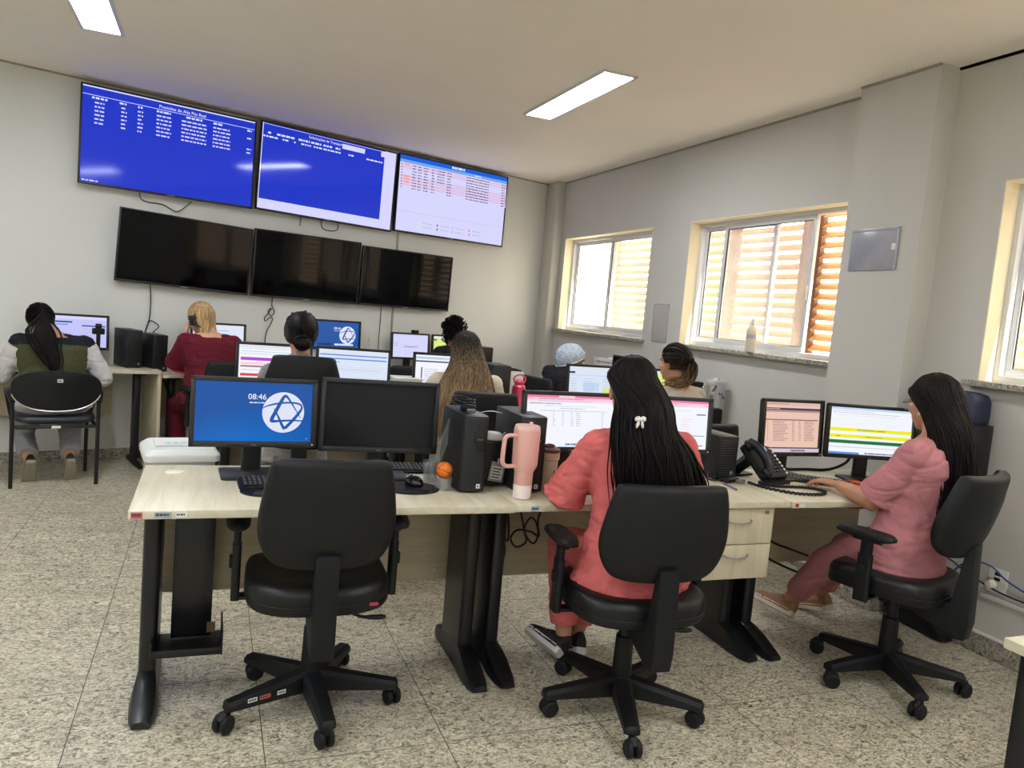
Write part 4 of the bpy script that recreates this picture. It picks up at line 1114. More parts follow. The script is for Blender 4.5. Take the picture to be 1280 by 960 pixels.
# ---- hair
def hair_cap(mb, M, grow=.012, back=.0, low=-.02, fr=.035):
    """skull-hugging cap: full over crown and back, stopping at the hairline"""
    rings = []; n = 36
    for i in range(15):
        a = i/14
        ring = []
        for k in range(n):
            ph = 2*PI*k/n; front = max(0, math.sin(ph))
            end = R(128)-R(66)*front**.8                          # polar reach: lower at the back
            th = .02+(end-.02)*a
            ring.append(V3(((.072+grow)*math.sin(th)*math.cos(ph), -.012-back*max(0, -math.sin(ph))+(.092+grow)*math.sin(th)*math.sin(ph), .028+(.092+grow)*math.cos(th))))
        rings.append(ring)
    inner = [[V3((p.x*.9, (p.y+.012)*.9-.012, (p.z-.028)*.9+.028)) for p in r] for r in rings[::-1]]
    mb.loft(rings+inner, None, M)

def strands(mb, paths, r=.004, seg=5, jit=.002, rn=None, taper=True):
    for P in paths:
        Q = catmull([p+V3((rn.gauss(0, jit), rn.gauss(0, jit), rn.gauss(0, jit*.5))) for p in P], 3); n = len(Q); k = rn.uniform(.7, 1.35)*r
        mb.tube(Q, [k*(min(1, .35+i/n*3) if i < n*.2 else 1)*(1-.75*max(0, (i/n-.7)/.3) if taper else 1) for i in range(n)], None, seg, flat=.7)

def long_hair(name, parent, pr, m, sec, rn, n=170, phimax=150, r=.0055, part=0., strayr=1., frame=None):
    FR = frame if frame is not None else Matrix()
    """sec: rows (z, cx, cy, rx, ry, phimax) below the ears in person space, z descending; head levels are added from the skull"""
    hM = pr.hM; mb = MB(); paths = []; N_ = 32
    # head levels in head space: polar angle from crown
    def headpt(ph, th, g=.014):
        return hM @ V3(((.074+g)*math.sin(th)*math.sin(ph)*1.0, -.014-(.094+g)*math.sin(th)*math.cos(ph), .028+(.094+g)*math.cos(th)))
    ths = [R(a) for a in (6, 25, 48, 72, 95)]
    rings = [[headpt(2*PI*k/N_ , th, .006) for k in range(N_)] for th in ths[:3]]
    base = MB(); base.loft(rings, None)
    hair_cap(mb, hM, .010)
    def secpt(ph, i, f=1.):
        z, cx, cy, rx, ry = sec[i][:5]; return FR @ V3((cx+rx*math.sin(ph)*f, cy-ry*math.cos(ph)*f, z))
    # filled mass under the strands
    mass = []
    K = 26
    for i in range(len(sec)):
        pm = R(sec[i][5] if len(sec[i]) > 5 else phimax)
        ring = [secpt(-pm+2*pm*k/K, i, .93 if i < len(sec)-1 else .8) for k in range(K+1)]
        ring += [secpt(pm-2*pm*k/K, i, .70) for k in range(K+1)]
        mass.append(ring)
    top_ring = [headpt(-R(min(140, sec[0][5] if len(sec[0]) > 5 else phimax))+2*R(min(140, sec[0][5] if len(sec[0]) > 5 else phimax))*k/K, R(80), .008) for k in range(K+1)]
    top_ring += [headpt(R(140)-2*R(140)*k/K, R(80), -.012) for k in range(K+1)]
    mb.loft([top_ring]+mass, None)
    for q in range(n):
        u = rn.uniform(-1, 1); pm0 = R(phimax)
        ph = u*pm0; side = 1 if ph > part else -1
        P = [headpt(ph*.9, R(8)), headpt(ph*.97, R(30)), headpt(ph, R(55)), headpt(ph, R(80), .016)]
        last = rn.randint(len(sec)-2, len(sec)-1) if rn.random() < .8 else max(2, len(sec)-3); f = rn.uniform(.92, 1.09) if rn.random() < .9 else rn.uniform(1.05, 1.2); wv = rn.uniform(-.1, .1); wp0 = rn.uniform(0, 6)
        for i in range(0, last+1):
            pm = R(sec[i][5] if len(sec[i]) > 5 else phimax); P.append(secpt(u*pm+wv*math.sin(i*1.1+wp0), i, 1+(f-1)*min(1, .4+i*.25))+V3((0, 0, rn.uniform(-.05, .02) if i == last else 0)))
        paths.append(P)
    strands(mb, paths, r, 5, .003*strayr, rn)
    return mb.build(name, m, parent, ang=80)

def pulled_hair(pr, m, rn, tie, parent, n=120, name='hair', grow=.010):
    """hair combed back from the hairline to a knot point (head space)"""
    mb = MB(); hM = pr.hM; hair_cap(mb, hM, grow)
    tie = V3(tie)
    for q in range(n):
        ph = rn.uniform(0, 2*PI); front = max(0, math.sin(ph)); th0 = (R(128)-R(66)*front**.8)*rn.uniform(.6, 1.)
        p0 = V3((math.sin(th0)*math.cos(ph), math.sin(th0)*math.sin(ph), math.cos(th0)))
        d = V3((tie.x/.084, (tie.y+.012)/.104, (tie.z-.028)/.104)).normalized(); P = []
        for k in range(6):
            a = p0.lerp(d, k/5).normalized(); g = grow+.005
            P.append(hM @ V3((a.x*(.072+g), a.y*(.092+g)-.012, a.z*(.092+g)+.028)))
        P[-1] = hM @ tie
        paths = [P]; strands(mb, paths, .0042, 5, .001, rn, False)
    return mb
# ---------------------------------------------------------------- the nine women at work
rn = random.Random(12)
H_DARK = hair_mat('near black hair', (17, 12, 11)); H_DARK2 = hair_mat('dark brown hair', (20, 14, 13)); H_BLOND = hair_mat('streaked blond hair', (176, 146, 106)); H_ROOT = hair_mat('dark hair roots', (88, 70, 52))
M_BLONDU = mat('dark under hair', (46, 38, 32), .6)

# 1 coral scrubs, front middle
A = person('woman in coral scrubs with very long dark hair and white bow, from behind', (1.545, 2.47, 0), -3, S_TAN,
    dict(hip=.600, lean=6, wide=1.10, fat=1.07, head=(-.035, .03, .64), hnod=4, hturn=-12, top=C_CORAL, pants=C_CORAL, sleeve=.93, flare=.030, inf=.016, sr=.051, skirt=-.115, hem=-.05, topname='scrub_top', fold=.0085, ffreq=7.5,
         lw=(-.13, .38, .815), rw=(.20, .40, .815), le=(-.46, .05, .5), re=(.7, -.05, .6), la=(-.09, .38, .13), ra=(.0, .45, .11), kh=[(-.12, .9, .9), (.15, .9, 1.)],
         lt=(-.30, 1, .05), lup=(.8, .0, .6), rt=(-.2, 1, -.3), rup=(.2, .3, 1), shoe=(M_SHOEB, M_SOLE), seed=2), .0065)
z = A.hz
sec = [(1.20, -.03, -.005, .096, .105, 125), (1.12, -.03, -.025, .105, .11, 112), (1.04, -.005, -.05, .140, .105, 96), (.95, .02, -.06, .172, .105, 84), (.87, .04, -.07, .175, .095, 80), (.79, .04, -.075, .16, .085, 76)]
long_hair('hair', A.t, A, H_DARK, sec, rn, 680, 148, .0034, part=.1)
bw_ = MB(); M_BOW = mat('white bow clip', (226, 220, 214), .35)
Mb = T(-.105, -.132, 1.155)
for sx in (-1, 1):
    bw_.ell((sx*.011, 0, .006), (.012, .007, .010), None, Mb, 12, 8, roty(sx*20)); bw_.ell((sx*.009, 0, -.014), (.006, .005, .014), None, Mb, 10, 8, roty(-sx*16))
bw_.ell((0, -.003, .003), .005, None, Mb, 10, 8); bw_.build('bow_clip', M_BOW, A.t)

# 2 dusty pink scrubs, right
B = person('woman in dusty pink scrubs with glasses, typing by the right wall', (2.93, 2.46, 0), 18, S_TAN,
    dict(hip=.615, lean=-7, wide=1.02, fat=1.10, ua=.30, fa=.27, head=(.035, .055, .635), hnod=8, hturn=-20, top=C_DUSTY, pants=C_DUSTY, sleeve=.84, flare=.028, inf=.016, sr=.051, skirt=-.125, hem=-.05, topname='scrub_top', fold=.006, ffreq=6.5,
         lw=(.0, .335, .812), rw=(.17, .24, .72), le=(-.35, 0, .3), re=(.7, -.05, .5), lh=(.05, 1, .02), rh=(-.2, 1, .02), lcurl=26, la=(.18, .61, .12), ra=(.40, .56, .13), kh=[(.1, .9, 1.3), (.3, 1.0, 1.2)],
         lt=(.0, 1, .12), lup=(.5, -.1, .9), rt=(.3, 1, -.3), rup=(0, .3, 1), pleg=.77, shoe=(M_SHOET, M_SOLEC), spread=17, tvox=.006, seed=5), .0038)
sec = [(1.20, .02, -.01, .100, .105, 118), (1.11, .02, -.035, .105, .11, 100), (1.02, .03, -.06, .115, .10, 90), (.93, .04, -.075, .12, .10, 86), (.84, .05, -.085, .11, .09, 80), (.76, .05, -.09, .085, .075, 76)]
long_hair('hair', B.t, B, H_DARK2, sec, rn, 520, 132, .0035, frame=T(0, 0, B.hz) @ rotx(7) @ T(0, 0, -B.hz))
st = MB(); Ms = B.hM @ T(.0, -.130, .0)
for k in range(3): st.prism([(.011*math.cos(2*PI*i/10)*(1 if i % 2 else .5)+(-.012+.012*k), .011*math.sin(2*PI*i/10)*(1 if i % 2 else .5)+(.006 if k == 1 else 0)) for i in range(10)], .003, None, Ms @ rotx(90), .0006)
st.build('star_hair_clip', mat('rose gold', (220, 168, 130), .3, .7), B.t)
gl = MB(); MG = mat('clear glasses frame', (196, 186, 176), .2)
for sx in (-1, 1):
    gl.tube([B.hM @ V3((sx*.034+.027*math.cos(2*PI*k/20), .106-.004*abs(math.cos(2*PI*k/20)), .0+.021*math.sin(2*PI*k/20))) for k in range(21)], .0022, MG, 6)
    gl.tube([B.hM @ V3(q) for q in ((sx*.061, .102, .008), (sx*.078, .04, .010), (sx*.080, -.015, .004))], .0020, M_PLA, 6)
gl.tube([B.hM @ V3(q) for q in ((-.008, .107, .004), (0, .110, .007), (.008, .107, .004))], .002, MG, 6); gl.build('glasses', MG, B.t)
er = MB(); er.ell((.088, -.012, -.035), (.007, .014, .016), None, B.hM, 12, 8); er.ell((-.084, -.006, -.04), (.006, .008, .009), None, B.hM, 12, 8); er.build('earring', mat('pearl earring', (230, 224, 214), .2), B.t)

# 3 bun
Cc = person('woman with a dark low bun in a black high-backed chair', (.47, 4.36, 0), -2, S_TAN,
    dict(hip=.615, lean=3, wide=.92, head=(0, .03, .655), hnod=3, top=C_GREY, pants=C_GREYP, sleeve=1.7, collar=.05, lw=(-.16, .42, .81), rw=(.16, .42, .81), le=(-.4, -.1, .5), re=(.4, -.1, .5), la=(-.15, .25, .1), ra=(.15, .25, .1), seed=7), .008)
mb = pulled_hair(Cc, H_DARK, rn, (0, -.108, -.04), Cc.t, 190)
for k in range(46):
    a = rn.uniform(0, 2*PI); r = rn.uniform(.018, .036); P = [Cc.hM @ V3((r*math.cos(a+q*.8)*1.25, -.125+.02*math.sin(q*1.3+a), -.04+r*math.sin(a+q*.8))) for q in range(6)]
    strands(mb, [P], .0075, 6, .001, rn)
mb.ell((0, -.124, -.045), (.046, .034, .038), None, Cc.hM, 18, 12); mb.build('hair', H_DARK, Cc.t, ang=80)

# 4 long streaked hair
H_OMB = hair_mat('streaked brown to blond hair', (30, 24, 22), (186, 156, 120), (.80, 1.30))
D = person('woman with very long streaked hair in a cream top, second row', (1.475, 4.45, 0), -3, S_TAN,
    dict(hip=.60, lean=5, wide=1.06, fat=1.04, head=(0, .04, .62), hnod=10, hturn=-18, top=C_CREAM, pants=C_DKPANT, sleeve=1.6, lw=(-.2, .4, .81), rw=(.2, .4, .81), le=(-.6, -.05, .5), re=(.6, -.05, .5), seed=9), .008)
sec = [(1.16, .0, .0, .105, .10, 120), (1.08, -.01, -.03, .135, .11, 105), (.99, -.025, -.06, .17, .10, 92), (.90, -.04, -.075, .19, .10, 86), (.81, -.06, -.085, .18, .09, 82), (.72, -.08, -.09, .14, .08, 78)]
long_hair('hair', D.t, D, H_OMB, sec, rn, 380, 135, .0042)

# 5 ponytail, second row right
H_PONY = hair_mat('dark hair with light lengths', (34, 27, 23), (150, 118, 84), (1.08, 1.27))
E = person('woman with a streaked looped ponytail in a beige blouse, second row right', (2.86, 4.22, 0), 10, S_TAN,
    dict(hip=.61, lean=4, wide=1.05, fat=1.03, head=(-.01, .03, .645), hnod=2, hturn=10, top=C_BEIGE, pants=C_DKPANT, sleeve=1.5, inf=.02, lw=(-.18, .4, .81), rw=(.18, .4, .81), le=(-.5, -.1, .5), re=(.6, -.1, .5), seed=11), .008)
mb = pulled_hair(E, H_PONY, rn, (.012, -.112, .03), E.t, 170)
pts = [E.hM @ V3(q) for q in ((.012, -.108, .03), (.022, -.128, .0), (.024, -.115, -.05), (.012, -.10, -.085), (-.03, -.085, -.112), (-.085, -.04, -.118))]
for k in range(110):
    o = V3((rn.gauss(0, .017), rn.gauss(0, .014), rn.gauss(0, .014))); strands(mb, [[p+o*min(1.3, .4+i*.35) for i, p in enumerate(pts)]], .0052, 5, .002, rn)
mb.build('hair', H_PONY, E.t, ang=80)
sb = MB(); sb.tube([E.hM @ V3((.012+.019*math.cos(2*PI*k/16), -.122, .028+.019*math.sin(2*PI*k/16))) for k in range(17)], .005, None, 8); sb.build('hair_tie', M_PLA, E.t)

# 6 hairnet
F_ = person('woman in a dark jacket and pale blue hairnet, leaning to the window wall', (2.58, 5.66, 0), -76, S_BRN,
    dict(hip=.60, lean=16, wide=1.06, head=(0, .06, .575), hnod=8, hturn=-5, top=C_BLACK, pants=C_DKPANT, sleeve=1.7, collar=.035, lw=(-.14, .50, .81), rw=(.14, .50, .81), le=(-.5, 0, .5), re=(.5, 0, .5), fold=.008, seed=13), .008)
M_NET = mat('pale blue hairnet', (172, 184, 200), .85, bump=1., bscale=90, var=.22, vscale=34)
mb = MB(); rings = []
for i in range(18):
    a = i/17; th = .03+R(112)*a; puff = 1+.02*math.sin(a*9)
    rings.append([V3(((.098*puff)*math.sin(th)*math.cos(2*PI*k/60)*(1+.03*noise.noise(V3((k*.35, i*.5, 1)))), -.022+(.122*puff)*math.sin(th)*math.sin(2*PI*k/60)*(1+.04*noise.noise(V3((k*.35, i*.5, 4)))), .045+.100*puff*math.cos(th)+(.035*math.sin(2*PI*k/60) if a > .6 else 0)*(a-.6)*2.5)) for k in range(60)])
NM = F_.hM @ rotx(14) @ Matrix.Diagonal((1, 1.08, 1.0, 1))
mb.loft(rings, None, NM); nt_ = mb.build('hairnet', M_NET, F_.t, ang=80)
mb = MB(); mb.tube(rings[-1]+[rings[-1][0]], .006, None, 6, NM); mb.build('elastic_band', mat('white elastic', (226, 226, 226), .7), nt_)
sm = MB(); sm.tube([F_.hM @ V3(q) for q in ((.07, .02, -.02), (.066, .06, -.05), (.04, .098, -.055), (0, .112, -.055), (-.04, .098, -.055), (-.066, .06, -.05), (-.07, .02, -.02))], [.003, .012, .026, .03, .026, .012, .003], None, 8, flat=.35, up=(0, 1, 0)); sm.build('face_mask', mat('white mask cloth', (216, 212, 206), .8), F_.t)

# 7 curly
p_ = wp(2.22, .76)
G = person('woman with dark curly hair tied up, facing the far wall', (p_.x, p_.y, 0), 17, S_BRN,
    dict(hip=.615, lean=3, wide=.98, head=(0, .03, .61), hnod=2, top=C_BLACK, pants=C_DKPANT, sleeve=.6, seed=15), .01)
mb = MB(); hair_cap(mb, G.hM, .022)
for k in range(260):
    a = rn.uniform(0, 2*PI); th = rn.uniform(0, R(140)); 
    if math.sin(a) > .35 and th > R(72): continue
    rr = rn.uniform(.95, 1.22); c = V3((.098*math.sin(th)*math.cos(a)*rr, -.025+.118*math.sin(th)*math.sin(a)*rr, .04+.115*math.cos(th)*rr)); s0 = rn.uniform(0, 6); rad = rn.uniform(.008, .015)
    ax = c.normalized(); 
    P = [G.hM @ (c+V3((rad*math.cos(s0+q*.9), rad*math.sin(s0+q*.9), -.006*q+.015))) for q in range(9)]
    mb.tube(P, .0055, None, 5)
mb.build('curly_hair', H_DARK, G.t, ang=80)

# 8 blond, maroon shirt
p_ = wp(-.0, .74)
I = person('blond woman in a maroon shirt resting her head on her hand', (p_.x+.02, p_.y, 0), 17, S_FAIR,
    dict(hip=.615, lean=8, wide=1.12, fat=1.08, head=(-.055, .06, .625), hnod=10, hturn=22, htilt=-8, top=C_MAROON, pants=C_MAROON, sleeve=.85, flare=.03, inf=.022, lw=(-.13, .25, 1.06), rw=(.22, .36, .80), le=(-.35, .35, .2), re=(.6, 0, .5), lh=(.1, .2, 1), lp=(.8, -.5, 0), lcurl=45, fold=.007, seed=17), .008)
mb = MB(); hair_cap(mb, I.hM, .016)
paths = []
for q in range(230):
    ph = rn.uniform(-2.0, 2.0)
    def hp_(th, g=.018): return I.hM @ V3(((.072+g)*math.sin(th)*math.sin(ph), -.012-(.092+g)*math.sin(th)*math.cos(ph), .028+(.092+g)*math.cos(th)))
    P = [hp_(R(8)), hp_(R(35)), hp_(R(62)), hp_(R(88), .02)]
    b_ = I.hM @ V3((.088*math.sin(ph)*.95, -.012-.10*math.cos(ph)*.9, -.07)); c_ = I.hM @ V3((.080*math.sin(ph), -.02-.095*math.cos(ph), -.135+rn.uniform(-.02, .01)))
    if ph < -1.1: continue
    paths.append(P+[b_, c_])
strands(mb, paths, .0062, 5, .002, rn); hb = mb.build('hair', H_BLOND, I.t, ang=80)
mb = MB(); paths = []
for q in range(60):
    ph = rn.uniform(-2.1, -1.0); z0 = rn.uniform(-.03, .05)
    paths.append([I.hM @ V3((.09*math.sin(ph), -.012-.11*math.cos(ph), z0)), I.hM @ V3((-.086, -.03, z0*.6-.02)), I.hM @ V3((-.07, -.07, -.06))])
strands(mb, paths, .006, 5, .002, rn); mb.build('hair_underlayer', M_BLONDU, hb, ang=80)

# 9 green vest, far left
p_ = wp(-1.03, .64)
def vest_pick(t, sh, el, wr, Lm):
    inv = Lm.inverted()
    def f(c):
        q = inv @ c
        for k in (0, 1):
            d = (el[k]-sh[k]); L_ = d.length; d = d/L_; a = (c-sh[k]).dot(d)
            if a > .02 and ((c-sh[k])-d*a).length < .085 and abs(q.x) > .215: return 2
            if a > L_-.02: return 2
        return 1 if q.z > .385 else 0
    return f
J = person('woman in an olive vest with a long dark ponytail, far left', (p_.x, p_.y, 0), 14, S_TAN,
    dict(hip=.585, lean=14, wide=1.22, fat=1.14, torso=.94, head=(-.07, .06, .615), hnod=18, htilt=-10, top=C_OLIVE, pants=C_GREYP, topname='vest', sleeve=1.5, inf=.02, lw=(-.16, .36, .84), rw=(.22, .30, .84), le=(-.5, .1, .45), re=(.55, .05, .4),
         topmats=([C_OLIVE, C_NAVY, C_WHITE], vest_pick), la=(-.13, -.02, .16), ra=(.12, -.02, .16), kh=[(-.2, .9, .5), (.2, .9, .5)], lt=(-.05, .55, -.8), rt=(.05, .55, -.8), lup=(0, .8, .55), rup=(0, .8, .55), shoe=(M_SHOEB, mat('worn sole', (150, 140, 124), .7)), fold=.008, ffreq=6, seed=19), .008)
mb = pulled_hair(J, H_DARK, rn, (.0, -.098, .055), J.t, 150)
tl = [J.hM @ V3((.0, -.098, .055)), J.hM @ V3((.005, -.135, .03))]
back = [J.up(-.07, -.165, .50), J.up(-.05, -.17, .40), J.up(-.02, -.165, .30), J.up(.0, -.16, .22)]
for k in range(150):
    ox, oy = rn.gauss(0, .024), rn.gauss(0, .010)
    P = tl+[p+V3((ox*(1.25, 1.2, .9, .5)[i], oy, rn.uniform(-.02, .02))) for i, p in enumerate(back[:rn.choice((3, 4, 4))])]
    strands(mb, [P], .0055, 5, .002, rn)
mb.build('hair', H_DARK, J.t, ang=80)
# ---------------------------------------------------------------- things on the desks
M_CLR = None
def clear_mat():
    m = bpy.data.materials.new('clear plastic'); m.use_nodes = True
    nt = m.node_tree; N = nt.nodes; L = nt.links; N.remove(N['Principled BSDF'])
    t = N.new('ShaderNodeBsdfTransparent'); t.inputs[0].default_value = (.94, .95, .95, 1)
    g = N.new('ShaderNodeBsdfGlossy'); g.inputs['Roughness'].default_value = .08; d = N.new('ShaderNodeBsdfDiffuse'); d.inputs[0].default_value = (.8, .82, .83, 1)
    a = N.new('ShaderNodeMixShader'); a.inputs[0].default_value = .10; b = N.new('ShaderNodeMixShader'); b.inputs[0].default_value = .14
    L.new(t.outputs[0], a.inputs[1]); L.new(d.outputs[0], a.inputs[2]); L.new(a.outputs[0], b.inputs[1]); L.new(g.outputs[0], b.inputs[2]); L.new(b.outputs[0], N['Material Output'].inputs[0])
    return m
M_CLR = clear_mat()
M_KEY = mat('black keycaps', (30, 31, 34), .5); M_KLEG = mat('key legend', (170, 170, 176), .5)
def keyboard(label, x, y, rz, z=DZ, w=.43, dep=.135):
    t = thing('keyboard', label, 'keyboard', (x, y, z), rz)
    b = MB(); b.prism(rrect(w, dep, .012, 4), .014, None, rotx(3), .004); b.build('case', M_PLA, t)
    k = MB(); M = T(0, 0, .0145) @ rotx(3)
    for r in range(5):
        x0 = -w/2+.016
        while x0 < w/2-.03:
            kw = .088 if (r == 0 and abs(x0+.06) < .012) else .0165
            k.box((x0+kw/2, -dep/2+.02+r*.0235, .0025), (kw-.0025, .0195, .007), M_KEY, .002, M, 1)
            k.quad(x0+kw/2-.003, -dep/2+.02+r*.0235-.003, x0+kw/2+.002, -dep/2+.02+r*.0235+.003, .0063, M_KLEG, M); x0 += kw+.0015
    k.build('keys', None, t)
    return t
keyboard('black keyboard below the blue lock-screen monitor', .335, 2.985, 3)
keyboard('black keyboard pushed back under the switched-off monitor', .80, 3.235, -3, w=.36, dep=.12)
keyboard('black keyboard under the coral woman at the pink-barred screens', 1.55, 2.86, 2)
keyboard('black keyboard under the hand of the woman in dusty pink', 2.885, 3.02, -38)
def mouse_pad(label, x, y, r=.105):
    t = thing('mouse_pad', label, 'mouse pad', (x, y, DZ), 0)
    b = MB(); out = [(r*1.12*math.cos(2*PI*k/40), r*math.sin(2*PI*k/40)) for k in range(40)]; pillow(b, out, [(.99, 0), (1, .002), (.99, .004), (.02, .0042)], None, None); b.build('pad', M_VIN, t)
    w = MB(); w.ell((0, -r*.72, .007), (r*.62, r*.26, .013), None, None, 24, 12); w.build('wrist_rest', M_VIN, t); return t
mouse_pad('black wrist-rest pad in front of the left keyboard', .22, 2.875, .085); mouse_pad('round black mouse pad beside the empty chair', .765, 2.915)
def mouse(label, x, y, z, rz, m, cord, cm):
    t = thing('computer_mouse', label, 'mouse', (x, y, z), rz)
    b = MB(); out = [(.031*math.copysign(abs(math.cos(a))**.8, math.cos(a)), .055*math.sin(a)) for a in [2*PI*k/32 for k in range(32)]]
    pillow(b, out, [(.9, 0), (1, .006), (.99, .014), (.88, .026), (.6, .034), (.02, .036)], None, None, lambda x, y: -2.2*max(0, y)**2); b.build('shell', m, t, ang=70)
    s = MB(); s.ell((0, .028, .031), (.003, .011, .006), None, None, 10, 8); s.build('scroll_wheel', M_PLA2, t)
    inv = (T(x, y, z) @ rotz(rz)).inverted(); c = MB(); c.tube(catmull([inv @ V3(q) for q in cord], 6), .0018, None, 6); c.build('cord', cm, t); return t
mouse('black mouse on the round pad by the plastic cup', .79, 2.955, DZ+.004, 10, mat('glossy black', (14, 14, 15), .2), [(.785, 3.0, DZ+.012), (.76, 3.08, DZ+.01), (.82, 3.16, DZ+.004), (.72, 3.2, DZ+.004), (.68, 3.29, DZ+.004)], M_PLA)
# tumbler with handle
t = thing('insulated_tumbler', 'tall pink tumbler with a side handle and pale base', 'tumbler', (1.178, 2.755, DZ))
M_PINK = mat('matte pink coat', (226, 172, 160), .5, bump=.03, bscale=500); M_PINKL = mat('pale pink rubber', (240, 226, 220), .6)
b = MB(); b.lathe([(.0335, .045), (.0365, .05), (.0375, .105), (.040, .114), (.0485, .128), (.051, .14), (.0525, .27), (.0515, .277), (.045, .278)], None, None, 40); b.build('body', M_PINK, t, ang=40)
b = MB(); b.lathe([(.032, 0), (.0365, .003), (.0375, .05), (.037, .056), (.030, .056)], None, None, 40); b.build('base_sleeve', M_PINKL, t)
b = MB(); b.lathe([(.051, .272), (.0505, .286), (.047, .292), (.001, .292)], None, None, 40); b.tube([(.012, -.005, .292), (.012, -.005, .305)], .007, None, 12); b.build('lid', mat('translucent pink lid', (232, 190, 178), .3), t)
b = MB(); b.tube(catmull([(-.048, -.012, .252), (-.085, -.02, .252), (-.100, -.024, .242), (-.103, -.025, .22), (-.105, -.025, .16), (-.098, -.024, .14), (-.08, -.02, .132), (-.046, -.012, .132)], 6), .0105, None, 12, flat=.8); b.build('handle', M_PINK, t)
# travel mug
t = thing('travel_mug', 'beige travel mug with a brown lid beside the pink tumbler', 'mug', (1.352, 2.90, DZ))
b = MB(); b.lathe([(.031, 0), (.0335, .004), (.037, .125), (.0415, .13), (.0425, .158), (.040, .16)], None, None, 36); b.build('body', mat('beige enamel', (206, 188, 168), .45), t)
b = MB(); b.lathe([(.0415, .158), (.043, .162), (.042, .172), (.03, .178), (.001, .18)], None, None, 36); b.ell((-.005, 0, .184), (.026, .012, .010), None, None, 14, 8); b.build('lid', mat('brown lid', (112, 70, 58), .4), t)
b = MB(); b.runs(0, 0, 0, .07, .006, None, T(.010, -.0365, .03) @ rotz(14) @ rotx(88) @ Matrix.Rotation(R(90), 4, 'Z'), 5); b.build('side_print', mat('brown print', (104, 84, 76), .5), t, smooth=False)
# desktop computers
M_PCB = mat('black computer case', (24, 25, 27), .45, bump=.04, bscale=300); M_PCF = mat('black computer front', (14, 15, 16), .4)
def tower(label, x, y, rz, w=.095, h=.31, d=.29, z=DZ, mesh=True, vents=False, m=None):
    t = thing('desktop_computer', label, 'computer', (x, y, z), rz)
    b = MB(); b.box((0, 0, h/2+.004), (w, d, h-.004), None, .004); co = b.build('case', m or M_PCB, t)
    f = MB(); f.box((0, -d/2-.006, h/2+.004), (w-.002, .014, h-.008), None, .004); fo = f.build('front_panel', M_PCF, t)
    g = MB(); MH = mat('grille hole', (5, 5, 6), .7); MR = mat('grille rib', (64, 66, 70), .4)
    if mesh:
        n = int((h-.03)/.0095); nx = int((w-.016)/.0095)
        for j in range(n):
            for i in range(nx):
                if j > n*.55 and i >= nx*.45: continue
                g.box((-w/2+.012+i*.0095, -d/2-.0135, .02+j*.0095), (.0078, .0016, .0078), MR, .0)
                g.box((-w/2+.012+i*.0095, -d/2-.0146, .02+j*.0095), (.0052, .0012, .0052), MH, .0)
        g.build('front_grille', None, fo, smooth=False)
        p = MB(); p.box((w*.18, -d/2-.0135, h*.72), (w*.5, .002, .05), M_PCF, .0005); p.box((w*.12, -d/2-.0145, h*.7), (.012, .002, .006), mat('port metal', (90, 92, 96), .3)); p.box((w*.25, -d/2-.0145, h*.7), (.012, .002, .006), mat('port metal', (90, 92, 96), .3)); p.build('ports', None, fo)
        s = MB(); s.quad(-.008, -.009, .008, .009, 0, M_STK, T(w*.24, -d/2-.0155, .03) @ rotx(90)); s.quad(-.004, -.004, .002, .003, .0003, M_INK, T(w*.24, -d/2-.0155, .03) @ rotx(90)); s.build('sticker', None, fo, smooth=False)
    else:
        for j in range(int(h/.012)-1): g.box((0, -d/2-.0135, .012+j*.012), (w*.8, .002, .004), MR if vents else M_PCB)
        g.build('front_slots', None, fo, smooth=False)
        s = MB(); s.quad(-.007, -.008, .007, .008, 0, mat('grey badge', (150, 152, 156), .4), T(w*.25, -d/2-.015, .035) @ rotx(90)); s.build('badge', None, fo, smooth=False)
    for sx in (-1, 1):
        q = MB(); q.box((sx*w*.36, 0, .003), (.014, d*.8, .006)); q.build('foot', M_PLA, t)
    return t
tower('black tower computer with honeycomb front and a coil of cable on top', (.991), 2.985, 0, w=.102)
tower('black tower computer behind the pink tumbler', 1.235, 2.975, 0, w=.112, h=.315)
tower('black computer with slotted front, between coral woman and telephone', 2.375, 3.20, 4, w=.125, h=.215, d=.25, mesh=False, vents=True)
t = tower('black computer lying behind the badge and tumbler', 1.115, 3.05, 0, w=.12, h=.185, d=.2, mesh=False)
# adapter and cables coiled on the first tower
t = thing('power_adapter', 'small adapter with coiled black cable on top of the honeycomb tower', 'adapter', (.985, 2.985, DZ+.311), -10)
b = MB(); b.box((.012, -.03, .014), (.06, .05, .026), None, .006); b.build('adapter_body', M_PLA, t)
b = MB(); b.box((.02, -.062, .008), (.034, .012, .014), None, .003); b.build('plug', mat('grey plug', (120, 120, 120), .5), t)
b = MB(); rq = random.Random(3); P = [V3((.042*math.cos(k*.9)+rq.uniform(-.006, .006), .02+.075*math.sin(k*.9)+rq.uniform(-.008, .008), .010+.0016*k+.012*abs(math.sin(k*.45)))) for k in range(22)]; b.tube(catmull(P, 5), .0036, None, 7); b.build('cable', M_PLA, t)
# white mouse with its cord on the lying computer
mouse('white mouse with a white cord on the lying black computer', 1.115, 2.985, DZ+.19, 70, mat('white plastic', (226, 226, 224), .3), [(1.165, 2.99, DZ+.21), (1.21, 3.0, DZ+.25), (1.20, 3.04, DZ+.285), (1.14, 3.06, DZ+.30), (1.09, 3.08, DZ+.29)], mat('white plastic', (226, 226, 224), .3))
